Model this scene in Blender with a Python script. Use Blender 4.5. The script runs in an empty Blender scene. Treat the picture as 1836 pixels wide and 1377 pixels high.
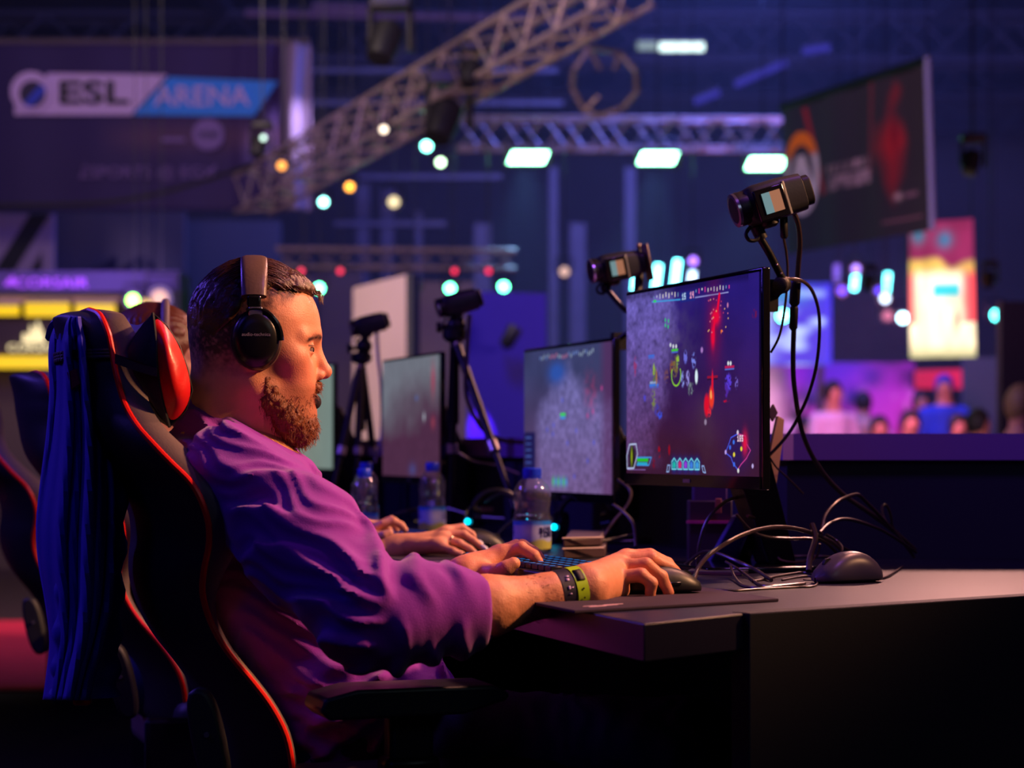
import bpy, bmesh, math, random
import numpy as np
from mathutils import Vector, Matrix
random.seed(7)
S = bpy.context.scene
COL = S.collection
# ------------------------------------------------------------------ camera
F, CX, HY, CZ = 3900.0, 918.0, 805.0, 0.95      # focal length in px, centre column, horizon row, lens height
cam_data = bpy.data.cameras.new('camera')
cam_data.sensor_width = 36.0
cam_data.lens = F / 1836 * 36.0
cam_data.shift_y = (HY - 688.5) / 1836
cam_data.clip_end = 200
cam_data.dof.use_dof = True
cam_data.dof.focus_distance = 3.12
cam_data.dof.aperture_fstop = 4.5
camera = bpy.data.objects.new('camera', cam_data)
camera.location = (0, 0, CZ)
camera.rotation_euler = (math.pi / 2, 0, 0)
COL.objects.link(camera)
S.camera = camera
# ------------------------------------------------------------------ world and exposure
W = bpy.data.worlds.new('world'); S.world = W; W.use_nodes = True
W.node_tree.nodes['Background'].inputs[0].default_value = (0.10, 0.05, 0.30, 1)
W.node_tree.nodes['Background'].inputs[1].default_value = 0.004
S.view_settings.view_transform = 'Standard'
S.view_settings.look = 'None'
S.view_settings.exposure = 0.0
S.view_settings.gamma = 1.0
S.view_settings.use_curve_mapping = False
# ------------------------------------------------------------------ lights of the hall
def lamp(kind, loc, target, power, color, size=0.5, blend=0.5, angle=60, name='stage_lamp'):
    d = bpy.data.lights.new(name, kind); d.energy = power; d.color = color
    if kind == 'AREA': d.shape = 'DISK'; d.size = size
    if kind == 'SPOT': d.spot_size = math.radians(angle); d.spot_blend = blend; d.shadow_soft_size = size
    if kind == 'POINT': d.shadow_soft_size = size
    o = bpy.data.objects.new(name, d); COL.objects.link(o); o.location = loc
    if target is not None:
        o.rotation_euler = (Vector(target) - Vector(loc)).to_track_quat('-Z', 'Y').to_euler()
    return o
# warm key over the desks, from beyond the monitors
lamp('SPOT', (3.1, 3.02, 3.10), (-0.32, 3.00, 1.02), 1200, (1.0, 0.46, 0.22), 0.12, 1.0, 25, name='warm_key_lamp')
lamp('SPOT', (3.2, 3.9, 3.3), (-0.14, 4.35, 0.88), 950, (1.0, 0.50, 0.28), 0.12, 1.0, 23, name='warm_key_lamp')
lamp('SPOT', (1.5, 4.3, 3.1), (-0.35, 3.08, 0.80), 230, (1.0, 0.40, 0.30), 0.14, 1.0, 44, name='pink_high_lamp')
lamp('AREA', (1.5, 6.8, 2.8), (-0.2, 4.4, 0.8), 60, (1.0, 0.45, 0.38), 0.5, name='pink_lamp')
lamp('AREA', (-2.6, 4.6, 2.5), (-0.4, 3.1, 0.9), 34, (0.16, 0.08, 1.0), 0.6, name='violet_rim_lamp')
lamp('AREA', (-2.2, 2.2, 2.7), (-0.5, 3.2, 0.7), 6, (0.10, 0.07, 1.0), 1.0, name='blue_fill_lamp')
lamp('AREA', (-0.7, 0.6, 2.2), (-0.2, 3.0, 0.8), 1.5, (0.06, 0.06, 1.0), 1.0, name='front_fill_lamp')
lamp('AREA', (1.6, 0.8, 2.4), (0.7, 2.9, 0.4), 1.6, (0.75, 0.95, 1.0), 1.0, name='end_fill_lamp')
lamp('AREA', (1.0, 2.7, 3.1), (1.0, 3.95, 0.9), 11, (0.48, 0.14, 1.0), 0.5, name='violet_ledge_lamp')
# washes on the hall behind
lamp('AREA', (2.2, 20, 6.5), (1.8, 31, 1.0), 900, (0.12, 0.17, 1.0), 3.0, name='blue_wash_lamp')
lamp('AREA', (-6, 14, 6.0), (-7, 26, 3.0), 45, (0.45, 0.25, 0.8), 3.0, name='violet_wash_lamp')
lamp('AREA', (-2.5, 11, 5.0), (-2, 17, 1.5), 170, (1.0, 0.74, 0.62), 1.5, name='neutral_wash_lamp')
lamp('AREA', (-0.5, 9.5, 3.8), (-0.1, 14, 1.6), 100, (0.10, 0.04, 1.0), 0.8, name='blue_board_lamp')
lamp('AREA', (6, 12, 2.0), (5, 20, 7.0), 70, (0.8, 0.3, 0.55), 3.0, name='rose_wash_lamp')
lamp('AREA', (-3, 10, 1.5), (-2, 17, 6.0), 120, (1.0, 0.60, 0.50), 2.0, name='truss_wash_lamp')

# ------------------------------------------------------------------ helpers
def P(px, py, d):
    return Vector(((px - CX) * d / F, d, CZ + (HY - py) * d / F))
DD = Vector((-0.317, 0.948, 0)).normalized()     # along the row of desks, away from the lens
PP = Vector((0.948, 0.317, 0)).normalized()      # from the players towards their monitors
DESK = 0.75
def s2l(c):
    return tuple(((x / 255.0) / 12.92 if x / 255.0 <= 0.04045 else ((x / 255.0 + 0.055) / 1.055) ** 2.4) for x in c)

MATS = {}
def mat(name, color, rough=0.5, metal=0.0, emit=None, strength=0.0, var=0.12, scale=30.0, bump=0.0, bscale=200.0,
        trans=0.0, ior=1.45, attr=False, coat=0.0, spec=0.5, sheen=0.0, sss=0.0, attr_emit=False, bstretch=None):
    if name in MATS: return MATS[name]
    m = bpy.data.materials.new(name); m.use_nodes = True
    nt = m.node_tree; b = nt.nodes['Principled BSDF']
    tc = nt.nodes.new('ShaderNodeTexCoord')
    nz = nt.nodes.new('ShaderNodeTexNoise'); nz.inputs['Scale'].default_value = scale; nz.inputs['Detail'].default_value = 3
    nt.links.new(tc.outputs['Object'], nz.inputs['Vector'])
    mr = nt.nodes.new('ShaderNodeMapRange'); mr.inputs[3].default_value = 1 - var; mr.inputs[4].default_value = 1 + var
    nt.links.new(nz.outputs['Fac'], mr.inputs[0])
    vm = nt.nodes.new('ShaderNodeVectorMath'); vm.operation = 'SCALE'
    nt.links.new(mr.outputs[0], vm.inputs['Scale'])
    if attr:
        at = nt.nodes.new('ShaderNodeAttribute'); at.attribute_name = 'Col'
        nt.links.new(at.outputs['Color'], vm.inputs[0])
    else:
        vm.inputs[0].default_value = color[:3]
    nt.links.new(vm.outputs[0], b.inputs['Base Color'])
    b.inputs['Roughness'].default_value = rough; b.inputs['Metallic'].default_value = metal
    b.inputs['IOR'].default_value = ior; b.inputs['Transmission Weight'].default_value = trans
    b.inputs['Coat Weight'].default_value = coat; b.inputs['Specular IOR Level'].default_value = spec
    b.inputs['Sheen Weight'].default_value = sheen
    if sss: b.inputs['Subsurface Weight'].default_value = sss; b.inputs['Subsurface Scale'].default_value = 0.01
    if attr_emit:
        b.inputs['Base Color'].default_value = (0.01, 0.01, 0.01, 1)
        nt.links.remove(b.inputs['Base Color'].links[0])
        nt.links.new(at.outputs['Color'], b.inputs['Emission Color']); b.inputs['Emission Strength'].default_value = strength
    elif emit is not None:
        b.inputs['Emission Color'].default_value = (*emit[:3], 1); b.inputs['Emission Strength'].default_value = strength
    if bump:
        bn = nt.nodes.new('ShaderNodeTexNoise'); bn.inputs['Scale'].default_value = bscale; bn.inputs['Detail'].default_value = 4
        if bstretch:
            mp = nt.nodes.new('ShaderNodeMapping'); mp.inputs['Scale'].default_value = bstretch
            nt.links.new(tc.outputs['Object'], mp.inputs[0]); nt.links.new(mp.outputs[0], bn.inputs['Vector'])
        else: nt.links.new(tc.outputs['Object'], bn.inputs['Vector'])
        bp = nt.nodes.new('ShaderNodeBump'); bp.inputs['Strength'].default_value = bump; bp.inputs['Distance'].default_value = 0.002
        nt.links.new(bn.outputs['Fac'], bp.inputs['Height']); nt.links.new(bp.outputs[0], b.inputs['Normal'])
    MATS[name] = m
    return m

class MB:
    """collects shapes (world coordinates) that become ONE mesh object"""
    def __init__(s): s.v = []; s.f = []; s.c = None
    def add(s, vs, fs):
        n = len(s.v); s.v += [tuple(v) for v in vs]; s.f += [tuple(i + n for i in f) for f in fs]; return s
    def box(s, c, size, ax=None):
        c = Vector(c); X, Y, Z = ax if ax else (Vector((1,0,0)), Vector((0,1,0)), Vector((0,0,1)))
        hx, hy, hz = [k / 2 for k in size]
        vs = [c + X * hx * a + Y * hy * b + Z * hz * d for a in (-1, 1) for b in (-1, 1) for d in (-1, 1)]
        return s.add(vs, [(0,1,3,2),(4,6,7,5),(0,4,5,1),(2,3,7,6),(0,2,6,4),(1,5,7,3)])
    def hexa(s, q8):   # bottom 4 (ccw), top 4
        return s.add(q8, [(3,2,1,0),(4,5,6,7),(0,1,5,4),(1,2,6,5),(2,3,7,6),(3,0,4,7)])
    def tube(s, pts, r, n=8, caps=True, flat=1.0):
        pts = [Vector(p) for p in pts]; m = len(pts)
        rr = r if isinstance(r, (list, tuple)) else [r] * m
        t0 = (pts[1] - pts[0]).normalized()
        up = Vector((0, 0, 1)) if abs(t0.z) < 0.9 else Vector((1, 0, 0))
        nrm = t0.cross(up).normalized(); vs = []; fs = []
        for i, p in enumerate(pts):
            t = (pts[min(i + 1, m - 1)] - pts[max(i - 1, 0)]).normalized()
            nrm = (nrm - t * nrm.dot(t)).normalized(); b = t.cross(nrm)
            for k in range(n):
                a = 2 * math.pi * k / n
                vs.append(p + (nrm * math.cos(a) + b * math.sin(a) * flat) * rr[i])
        for i in range(m - 1):
            for k in range(n):
                k2 = (k + 1) % n
                fs.append((i * n + k, i * n + k2, (i + 1) * n + k2, (i + 1) * n + k))
        if caps: fs.append(tuple(range(n - 1, -1, -1))); fs.append(tuple((m - 1) * n + k for k in range(n)))
        return s.add(vs, fs)
    def lathe(s, base, prof, axis=(0,0,1), n=24):
        a = Vector(axis).normalized(); u = a.orthogonal().normalized(); w = a.cross(u); base = Vector(base)
        vs = []; fs = []
        for h, r in prof:
            for k in range(n):
                t = 2 * math.pi * k / n
                vs.append(base + a * h + (u * math.cos(t) + w * math.sin(t)) * max(r, 1e-5))
        m = len(prof)
        for i in range(m - 1):
            for k in range(n):
                k2 = (k + 1) % n; fs.append((i * n + k, i * n + k2, (i + 1) * n + k2, (i + 1) * n + k))
        fs.append(tuple(range(n - 1, -1, -1))); fs.append(tuple((m - 1) * n + k for k in range(n)))
        return s.add(vs, fs)
    def prism(s, poly, ext):
        n = len(poly); poly = [Vector(p) for p in poly]; e = Vector(ext)
        return s.add(poly + [p + e for p in poly],
                     [tuple(range(n - 1, -1, -1)), tuple(range(n, 2 * n))] + [(i, (i + 1) % n, (i + 1) % n + n, i + n) for i in range(n)])
    def ball(s, c, r, ax=None, n=16, m=10):
        c = Vector(c); X, Y, Z = ax if ax else (Vector((1,0,0)), Vector((0,1,0)), Vector((0,0,1)))
        rx, ry, rz = r if isinstance(r, (tuple, list)) else (r, r, r)
        vs = []; fs = []
        for i in range(m + 1):
            p = math.pi * i / m
            for k in range(n):
                t = 2 * math.pi * k / n
                vs.append(c + X * rx * math.sin(p) * math.cos(t) + Y * ry * math.sin(p) * math.sin(t) + Z * rz * math.cos(p))
        for i in range(m):
            for k in range(n):
                k2 = (k + 1) % n; fs.append((i * n + k, (i + 1) * n + k, (i + 1) * n + k2, i * n + k2))
        return s.add(vs, fs)
    def grid(s, fn, nu, nv, closed_u=False):
        vs = [fn(i / (nu - (0 if closed_u else 1)), j / (nv - 1)) for j in range(nv) for i in range(nu)]
        fs = []
        for j in range(nv - 1):
            for i in range(nu if closed_u else nu - 1):
                i2 = (i + 1) % nu; fs.append((j * nu + i, j * nu + i2, (j + 1) * nu + i2, (j + 1) * nu + i))
        return s.add(vs, fs)

BASE = {}
def props(o, label=None, cat=None, group=None, kind=None):
    if label: o['label'] = label
    if cat: o['category'] = cat
    if group: o['group'] = group
    if kind: o['kind'] = kind
    return o
def thing(name, label, cat, loc, group=None, kind=None):
    o = bpy.data.objects.new(name, None); COL.objects.link(o); o.location = loc; o.empty_display_size = 0.05
    BASE[o] = Vector(loc); return props(o, label, cat, group, kind)
def link_mesh(name, me, m, parent=None, smooth=True, bevel=0.0, bseg=2, thick=0.0, subsurf=0, label=None, cat=None, group=None, kind=None, recalc=True):
    if recalc:
        bm = bmesh.new(); bm.from_mesh(me)
        bmesh.ops.recalc_face_normals(bm, faces=bm.faces); bm.to_mesh(me); bm.free()
    me.materials.append(m)
    o = bpy.data.objects.new(name, me); COL.objects.link(o)
    if parent is not None:
        base = BASE[parent]; o.parent = parent
    else:
        co = np.empty(len(me.vertices) * 3, dtype=np.float32); me.vertices.foreach_get('co', co); co = co.reshape(-1, 3)
        lo, hi = co.min(0), co.max(0); base = Vector(((lo[0] + hi[0]) / 2, (lo[1] + hi[1]) / 2, lo[2])); o.location = base
    BASE[o] = Vector(base)
    me.transform(Matrix.Translation(-Vector(base)))
    if smooth: me.polygons.foreach_set('use_smooth', [True] * len(me.polygons))
    if thick:
        md = o.modifiers.new('solid', 'SOLIDIFY'); md.thickness = thick; md.offset = 0
    if bevel:
        md = o.modifiers.new('bevel', 'BEVEL'); md.width = bevel; md.segments = bseg; md.limit_method = 'ANGLE'; md.angle_limit = math.radians(35)
        md.harden_normals = False
    if subsurf:
        md = o.modifiers.new('sub', 'SUBSURF'); md.levels = subsurf; md.render_levels = subsurf
    if smooth and not subsurf:
        try: me.set_sharp_from_angle(angle=math.radians(38))
        except Exception: pass
    return props(o, label, cat, group, kind)
def obj(name, mb, m, parent=None, col=None, **k):
    me = bpy.data.meshes.new(name); me.from_pydata(mb.v, [], mb.f); me.update()
    if col is not None:
        a = me.color_attributes.new('Col', 'FLOAT_COLOR', 'POINT')
        a.data.foreach_set('color', np.concatenate([col, np.ones((len(col), 1))], 1).astype(np.float32).ravel())
    return link_mesh(name, me, m, parent, **k)
def copy_tree(o, parent=None):
    c = o.copy(); COL.objects.link(c)
    if parent is not None: c.parent = parent
    BASE[c] = BASE.get(o, Vector())
    for ch in list(o.children): copy_tree(ch, c)
    return c
def spline(pts, n=8):
    pts = [Vector(p) for p in pts]; out = []
    for i in range(len(pts) - 1):
        p0 = pts[max(i - 1, 0)]; p1 = pts[i]; p2 = pts[i + 1]; p3 = pts[min(i + 2, len(pts) - 1)]
        for k in range(n):
            t = k / n
            out.append(0.5 * ((2 * p1) + (p2 - p0) * t + (2 * p0 - 5 * p1 + 4 * p2 - p3) * t * t + (3 * p1 - p0 - 3 * p2 + p3) * t ** 3))
    out.append(pts[-1]); return out
def text_mesh(txt, size, mtx, m, parent, name='lettering', depth=0.002, align='CENTER', sx=1.0, shear=0.0, bold=0.0, label=None):
    c = bpy.data.curves.new(name, 'FONT'); c.body = txt; c.size = size; c.extrude = depth; c.align_x = align; c.align_y = 'CENTER'
    c.shear = shear; c.offset = bold; c.resolution_u = 3
    t = bpy.data.objects.new(name, c); COL.objects.link(t); bpy.context.view_layer.update()
    me = bpy.data.meshes.new_from_object(t.evaluated_get(bpy.context.evaluated_depsgraph_get()))
    COL.objects.unlink(t); bpy.data.objects.remove(t)
    me.materials.clear(); me.transform(mtx @ Matrix.Diagonal((sx, 1, 1, 1)))
    return link_mesh(name, me, m, parent, smooth=False, label=label)
def wires(r, pts, m, top=7.78, rad=.004):
    for p in pts: obj('hanger', MB().tube([Vector(p), Vector((p[0], p[1], top))], rad, 5), m, r)
def frame_mtx(o, x, y):       # matrix whose X, Y axes are given and Z is their normal
    x = Vector(x).normalized(); z = x.cross(Vector(y)).normalized(); y = z.cross(x)
    return Matrix(((x.x, y.x, z.x, o[0]), (x.y, y.y, z.y, o[1]), (x.z, y.z, z.z, o[2]), (0, 0, 0, 1)))

# ------------------------------------------------------------------ implicit surfaces (for bodies and cloth)
rng = np.random.default_rng(11)
LAT = rng.random((32, 32, 32)).astype(np.float32)
def vnoise(p, s):
    q = p * s + 100.0
    i = np.floor(q).astype(np.int32); f = (q - i).astype(np.float32); f = f * f * (3 - 2 * f)
    i = i % 32; j = (i + 1) % 32
    def L(a, b, c): return LAT[a, b, c]
    x0, y0, z0 = i[..., 0], i[..., 1], i[..., 2]; x1, y1, z1 = j[..., 0], j[..., 1], j[..., 2]
    fx, fy, fz = f[..., 0], f[..., 1], f[..., 2]
    a = L(x0, y0, z0) * (1 - fx) + L(x1, y0, z0) * fx; b = L(x0, y1, z0) * (1 - fx) + L(x1, y1, z0) * fx
    c = L(x0, y0, z1) * (1 - fx) + L(x1, y0, z1) * fx; d = L(x0, y1, z1) * (1 - fx) + L(x1, y1, z1) * fx
    return ((a * (1 - fy) + b * fy) * (1 - fz) + (c * (1 - fy) + d * fy) * fz) * 2 - 1
def A3(v): return np.array(tuple(v), dtype=np.float32)
def ell(p, c, r, R=None):
    q = p - A3(c)
    if R is not None: q = q @ np.array(R, dtype=np.float32)
    r = np.broadcast_to(np.array(r, dtype=np.float32), (3,))
    k0 = np.sqrt(((q / r) ** 2).sum(-1)); k1 = np.sqrt(((q / (r * r)) ** 2).sum(-1)) + 1e-9
    return k0 * (k0 - 1) / k1
def rc(p, a, b, r1, r2):
    a = A3(a); b = A3(b); ba = b - a; pa = p - a
    h = np.clip((pa @ ba) / max(float(ba @ ba), 1e-12), 0, 1)
    return np.sqrt(((pa - h[..., None] * ba) ** 2).sum(-1)) - (r1 + (r2 - r1) * h)
def smin(a, b, k):
    h = np.clip(0.5 + 0.5 * (b - a) / k, 0, 1); return b * (1 - h) + a * h - k * h * (1 - h)
def smax(a, b, k): return -smin(-a, -b, k)
def chain(p, pts, rr, k=0.01):
    d = None
    for i in range(len(pts) - 1):
        e = rc(p, pts[i], pts[i + 1], rr[i], rr[i + 1]); d = e if d is None else smin(d, e, k)
    return d
def gauss(p, c, s): return np.exp(-(((p - A3(c)) / np.array(s, dtype=np.float32)) ** 2).sum(-1))
def snets(fn, lo, hi, h):
    lo = np.array(tuple(lo), dtype=np.float32); hi = np.array(tuple(hi), dtype=np.float32)
    n = np.ceil((hi - lo) / h).astype(int) + 1
    ax = [lo[i] + h * np.arange(n[i], dtype=np.float32) for i in range(3)]
    Fv = np.empty(n, dtype=np.float32)
    step = max(1, int(400000 // (n[1] * n[2])))
    for s0 in range(0, n[0], step):
        g = np.stack(np.meshgrid(ax[0][s0:s0 + step], ax[1], ax[2], indexing='ij'), -1)
        Fv[s0:s0 + step] = fn(g)
    Fv[0] = Fv[-1] = abs(h); Fv[:, 0] = Fv[:, -1] = abs(h); Fv[:, :, 0] = Fv[:, :, -1] = abs(h)
    ins = Fv < 0
    cs = [(i, j, k) for i in (0, 1) for j in (0, 1) for k in (0, 1)]
    sl = lambda A, c: A[c[0]:n[0] - 1 + c[0], c[1]:n[1] - 1 + c[1], c[2]:n[2] - 1 + c[2]]
    cnt = sum(sl(ins, c).astype(np.int8) for c in cs)
    cell = np.argwhere((cnt > 0) & (cnt < 8))
    idx = -np.ones(n - 1, dtype=np.int64); idx[tuple(cell.T)] = np.arange(len(cell))
    acc = np.zeros((len(cell), 3)); num = np.zeros(len(cell))
    for a in cs:
        for ax_ in range(3):
            if a[ax_] == 0:
                b = list(a); b[ax_] = 1
                fa = Fv[tuple((cell + a).T)]; fb = Fv[tuple((cell + b).T)]
                m = (fa < 0) != (fb < 0); t = np.where(m, fa / np.where(fa == fb, 1, fa - fb), 0)
                pos = np.array(a, dtype=float)[None] + np.zeros((len(cell), 3)); pos[:, ax_] += t
                acc += np.where(m[:, None], pos, 0); num += m
    V = lo + h * (cell + acc / num[:, None])
    quads = []
    for ax_ in range(3):
        u, w = (ax_ + 1) % 3, (ax_ + 2) % 3
        s0 = [slice(0, None)] * 3; s1 = [slice(0, None)] * 3
        s0[ax_] = slice(0, n[ax_] - 1); s1[ax_] = slice(1, n[ax_])
        m = ins[tuple(s0)] != ins[tuple(s1)]
        e = np.argwhere(m); e = e[(e[:, u] > 0) & (e[:, w] > 0) & (e[:, u] < n[u] - 1) & (e[:, w] < n[w] - 1)]
        if not len(e): continue
        du = np.zeros(3, int); du[u] = 1; dw = np.zeros(3, int); dw[w] = 1
        q = np.stack([idx[tuple((e - du - dw).T)], idx[tuple((e - dw).T)], idx[tuple(e.T)], idx[tuple((e - du).T)]], 1)
        flip = ~ins[tuple(e.T)]; q[flip] = q[flip][:, ::-1]
        quads.append(q)
    return V, np.concatenate(quads)
def np_mesh(name, V, Q, col=None):
    me = bpy.data.meshes.new(name)
    me.vertices.add(len(V)); me.vertices.foreach_set('co', np.ascontiguousarray(V, dtype=np.float32).ravel())
    me.loops.add(len(Q) * 4); me.loops.foreach_set('vertex_index', Q.astype(np.int32).ravel())
    me.polygons.add(len(Q)); me.polygons.foreach_set('loop_start', np.arange(0, len(Q) * 4, 4, dtype=np.int32))
    me.update(calc_edges=True); me.validate()
    if col is not None:
        a = me.color_attributes.new('Col', 'FLOAT_COLOR', 'POINT')
        a.data.foreach_set('color', np.concatenate([col, np.ones((len(col), 1))], 1).astype(np.float32).ravel())
    return me
def body_obj(name, blocks, m, parent, colfn=None, **k):
    """blocks = list of (sdf, lo, hi, voxel, transform or None); all become one mesh"""
    Vs, Qs, Cs, off = [], [], [], 0
    for fn, lo, hi, h, T in blocks:
        V, Q = snets(fn, lo, hi, h)
        c = colfn(V, T) if colfn else None
        if T is not None:
            M = np.array(T); V = V @ M[:3, :3].T + M[:3, 3]
        Vs.append(V); Qs.append(Q + off); off += len(V); Cs.append(c)
    me = np_mesh(name, np.concatenate(Vs), np.concatenate(Qs), np.concatenate(Cs) if colfn else None)
    o = link_mesh(name, me, m, parent, recalc=False, **k)
    return o
def bbox(pts, pad):
    a = np.array([tuple(p) for p in pts]); return a.min(0) - pad, a.max(0) + pad
# ================================================================== THE HALL
Mfloor = mat('dark_carpet', s2l((40, 14, 26)), 0.9, scale=3, var=0.3, bump=0.3)
Mcarp = mat('red_carpet', s2l((190, 20, 60)), 0.9, scale=8, var=0.25, bump=0.3)
Mwall = mat('hall_wall_paint', (0.13, 0.11, 0.13), 0.8, scale=0.6, var=0.35)
Mceil = mat('roof_sheet', (0.03, 0.024, 0.03), 0.7, scale=0.8, var=0.5)
Malu = mat('brushed_aluminium', (0.40, 0.32, 0.31), 0.38, 0.5, scale=12, var=0.2)
Msteel = mat('painted_steel', (0.10, 0.08, 0.10), 0.5, 0.2, scale=5, var=0.25)
Mblk = mat('black_plastic', (0.012, 0.012, 0.014), 0.42, scale=40, var=0.2, bump=0.05)
Mblkg = mat('glossy_black_plastic', (0.008, 0.008, 0.010), 0.12, scale=20, var=0.1, coat=0.5)
Mblkm = mat('matt_black_metal', (0.014, 0.014, 0.016), 0.35, 0.6, scale=30)
Mrub = mat('black_rubber', (0.010, 0.010, 0.011), 0.6, scale=50)
def emi(name, c, s): return mat(name, (0.02, 0.02, 0.02), 0.4, emit=c, strength=s)

mb = MB(); mb.add([(-30, -2, 0), (30, -2, 0), (30, 44, 0), (-30, 44, 0)], [(0, 1, 2, 3)])
obj('floor', mb, Mfloor, kind='structure')
mb = MB(); mb.add([(-30, 42, 0), (30, 42, 0), (30, 42, 12), (-30, 42, 12)], [(0, 1, 2, 3)])
obj('wall_back', mb, Mwall, kind='structure')
mb = MB().box((0, 28, 7.9), (60, 32, 0.2)); obj('ceiling', mb, Mceil, kind='structure')
mb = MB().box((-4.5, 10.2, 0.006), (5.5, 3.4, 0.012)); obj('carpet_runner', mb, Mcarp, label='magenta red carpet laid on the dark hall floor', cat='carpet')

def truss(name, a, b, size, step, label, group=None, tri=False, m=None, r=0.022):
    a = Vector(a); b = Vector(b); t = (b - a).normalized(); L = (b - a).length
    side = t.cross(Vector((0, 0, 1))).normalized(); up = side.cross(t)
    root = thing(name, label, 'truss', (a + b) / 2, group)
    if tri: offs = [(-side * size / 2 + up * size * .43), (side * size / 2 + up * size * .43), (-up * size * .43)]
    else: offs = [(-side + up) * size / 2, (side + up) * size / 2, (side - up) * size / 2, (-side - up) * size / 2]
    for o in offs: obj('chord', MB().tube([a + o, b + o], r, 8), m or Malu, root)
    n = max(2, int(L / step)); lat = MB()
    for q in range(len(offs)):
        o1, o2 = offs[q], offs[(q + 1) % len(offs)]
        for i in range(n):
            s0, s1 = a + t * L * i / n, a + t * L * (i + 1) / n
            lat.tube([s0 + o1, (s0 + s1) / 2 + o2], r * .55, 5, False); lat.tube([(s0 + s1) / 2 + o2, s1 + o1], r * .55, 5, False)
    obj('lattice', lat, m or Malu, root)
    if m is None: wires(root, [a.lerp(b, .12) + up * size / 2, a.lerp(b, .88) + up * size / 2], Mblkm)
    return root
truss('roof_truss', (-14, 33, 7.15), (14, 33, 7.15), 0.7, 1.4, 'nearest steel roof truss spanning the hall under the ceiling', 'roof trusses', m=Msteel, r=0.05)
truss('roof_truss', (-14, 36.5, 7.15), (14, 36.5, 7.15), 0.7, 1.4, 'middle steel roof truss spanning the hall under the ceiling', 'roof trusses', m=Msteel, r=0.05)
truss('roof_truss', (-14, 40, 7.15), (14, 40, 7.15), 0.7, 1.4, 'farthest steel roof truss in front of the hall end wall', 'roof trusses', m=Msteel, r=0.05)
for i, x in enumerate((-9.5, -4.4, 1.2, 6.5, 11)):   # steel ribs and duct under the roof
    obj('roof_beam', MB().box((x, 36, 7.62), (0.3, 11, 0.3)), Msteel, label=['steel roof beam above the blue hanging banner', 'steel roof beam left of the diagonal truss', 'steel roof beam over the stage light bars',
        'steel roof beam above the dark hanging banner', 'steel roof beam at the far right of the hall'][i], cat='beam', group='roof beams')
truss('diagonal_truss', P(452, 350, 18.3), P(1130, -40, 13), 0.30, 0.42, 'aluminium lighting truss rising diagonally from lower left to the top centre', tri=False, r=0.02)
truss('stage_truss', P(820, 240, 20), P(1440, 242, 20), 0.27, 0.36, 'horizontal aluminium truss above the three green lit light bars', r=0.018)
truss('low_truss', P(495, 462, 19), P(925, 466, 19), 0.16, 0.3, 'low aluminium truss carrying round green and red stage lights', r=0.014)
for nm, x0, lab in (('truss_tower', 700, 'left upright truss tower below the low truss'), ('truss_tower', 885, 'right upright truss tower below the low truss')):
    pass
# ring of truss bars
c = P(1085, 145, 17); rt = thing('circle_truss', 'bent aluminium truss ring hanging above the stage truss', 'truss', c)
ang = [math.radians(k) for k in (120, 165, 190, 232, 262, 300, 338, 20, 62)]
pts = [c + Vector((math.cos(a) * 0.26, math.sin(a * 2) * 0.15, math.sin(a) * 0.27)) for a in ang]
for i in range(len(pts)): obj('bar', MB().tube([pts[i], pts[i].lerp(pts[(i + 1) % len(pts)], .9)], 0.022, 8), Malu, rt)
for i, k in ((0, .55), (3, .6), (8, .5)): obj('bar', MB().tube([pts[i], pts[i].lerp(c + Vector((.03, .05, -.03)), k)], 0.018, 8), Malu, rt)
wires(rt, [pts[0]], Mblkm)

# ---- stage light bars (white green)
Mlens_g = emi('green_white_light', (0.30, 1.0, 0.55), 16.0)
for i, (x, y, lab) in enumerate(((947, 282, 'leftmost green lit light bar under the stage truss'), (1180, 283, 'middle green lit light bar under the stage truss'),
                               (1374, 293, 'rightmost green lit light bar under the stage truss'))):
    c = P(x, y, 19.6); r = thing('light_bar', lab, 'stage light', c + Vector((0, 0, .1)), 'green stage light bars')
    X = Vector((1, 0, 0)); w, h, sk = .175, .052, .035
    obj('housing', MB().prism([c + Vector((-w - .03, .03, -h - .02)), c + Vector((w + .03, .03, -h - .02)), c + Vector((w + .03, .03, h + .02)), c + Vector((-w - .03, .03, h + .02))], (0, .12, 0)), Mblk, r)
    obj('lens', MB().prism([c + Vector((-w - sk * .3, 0, -h)), c + Vector((w - sk, 0, -h)), c + Vector((w + sk * .3, 0, h)), c + Vector((-w + sk, 0, h))], (0, .029, 0)), Mlens_g, r)
    obj('bracket', MB().tube([c + Vector((-w, .09, h)), c + Vector((-w, .2, .2)), c + Vector((w, .2, .2)), c + Vector((w, .09, h))], .012, 6), Mblkm, r); wires(r, [c + Vector((0, .2, .2))], Mblkm)
    lamp('SPOT', c + Vector((0, -.1, -.05)), c + Vector((-.3 - .5 * i, -2.5, -4)), 330, (0.22, 0.5, 1.0), 0.1, 0.8, 50, name='stage_bar_lamp')

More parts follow.
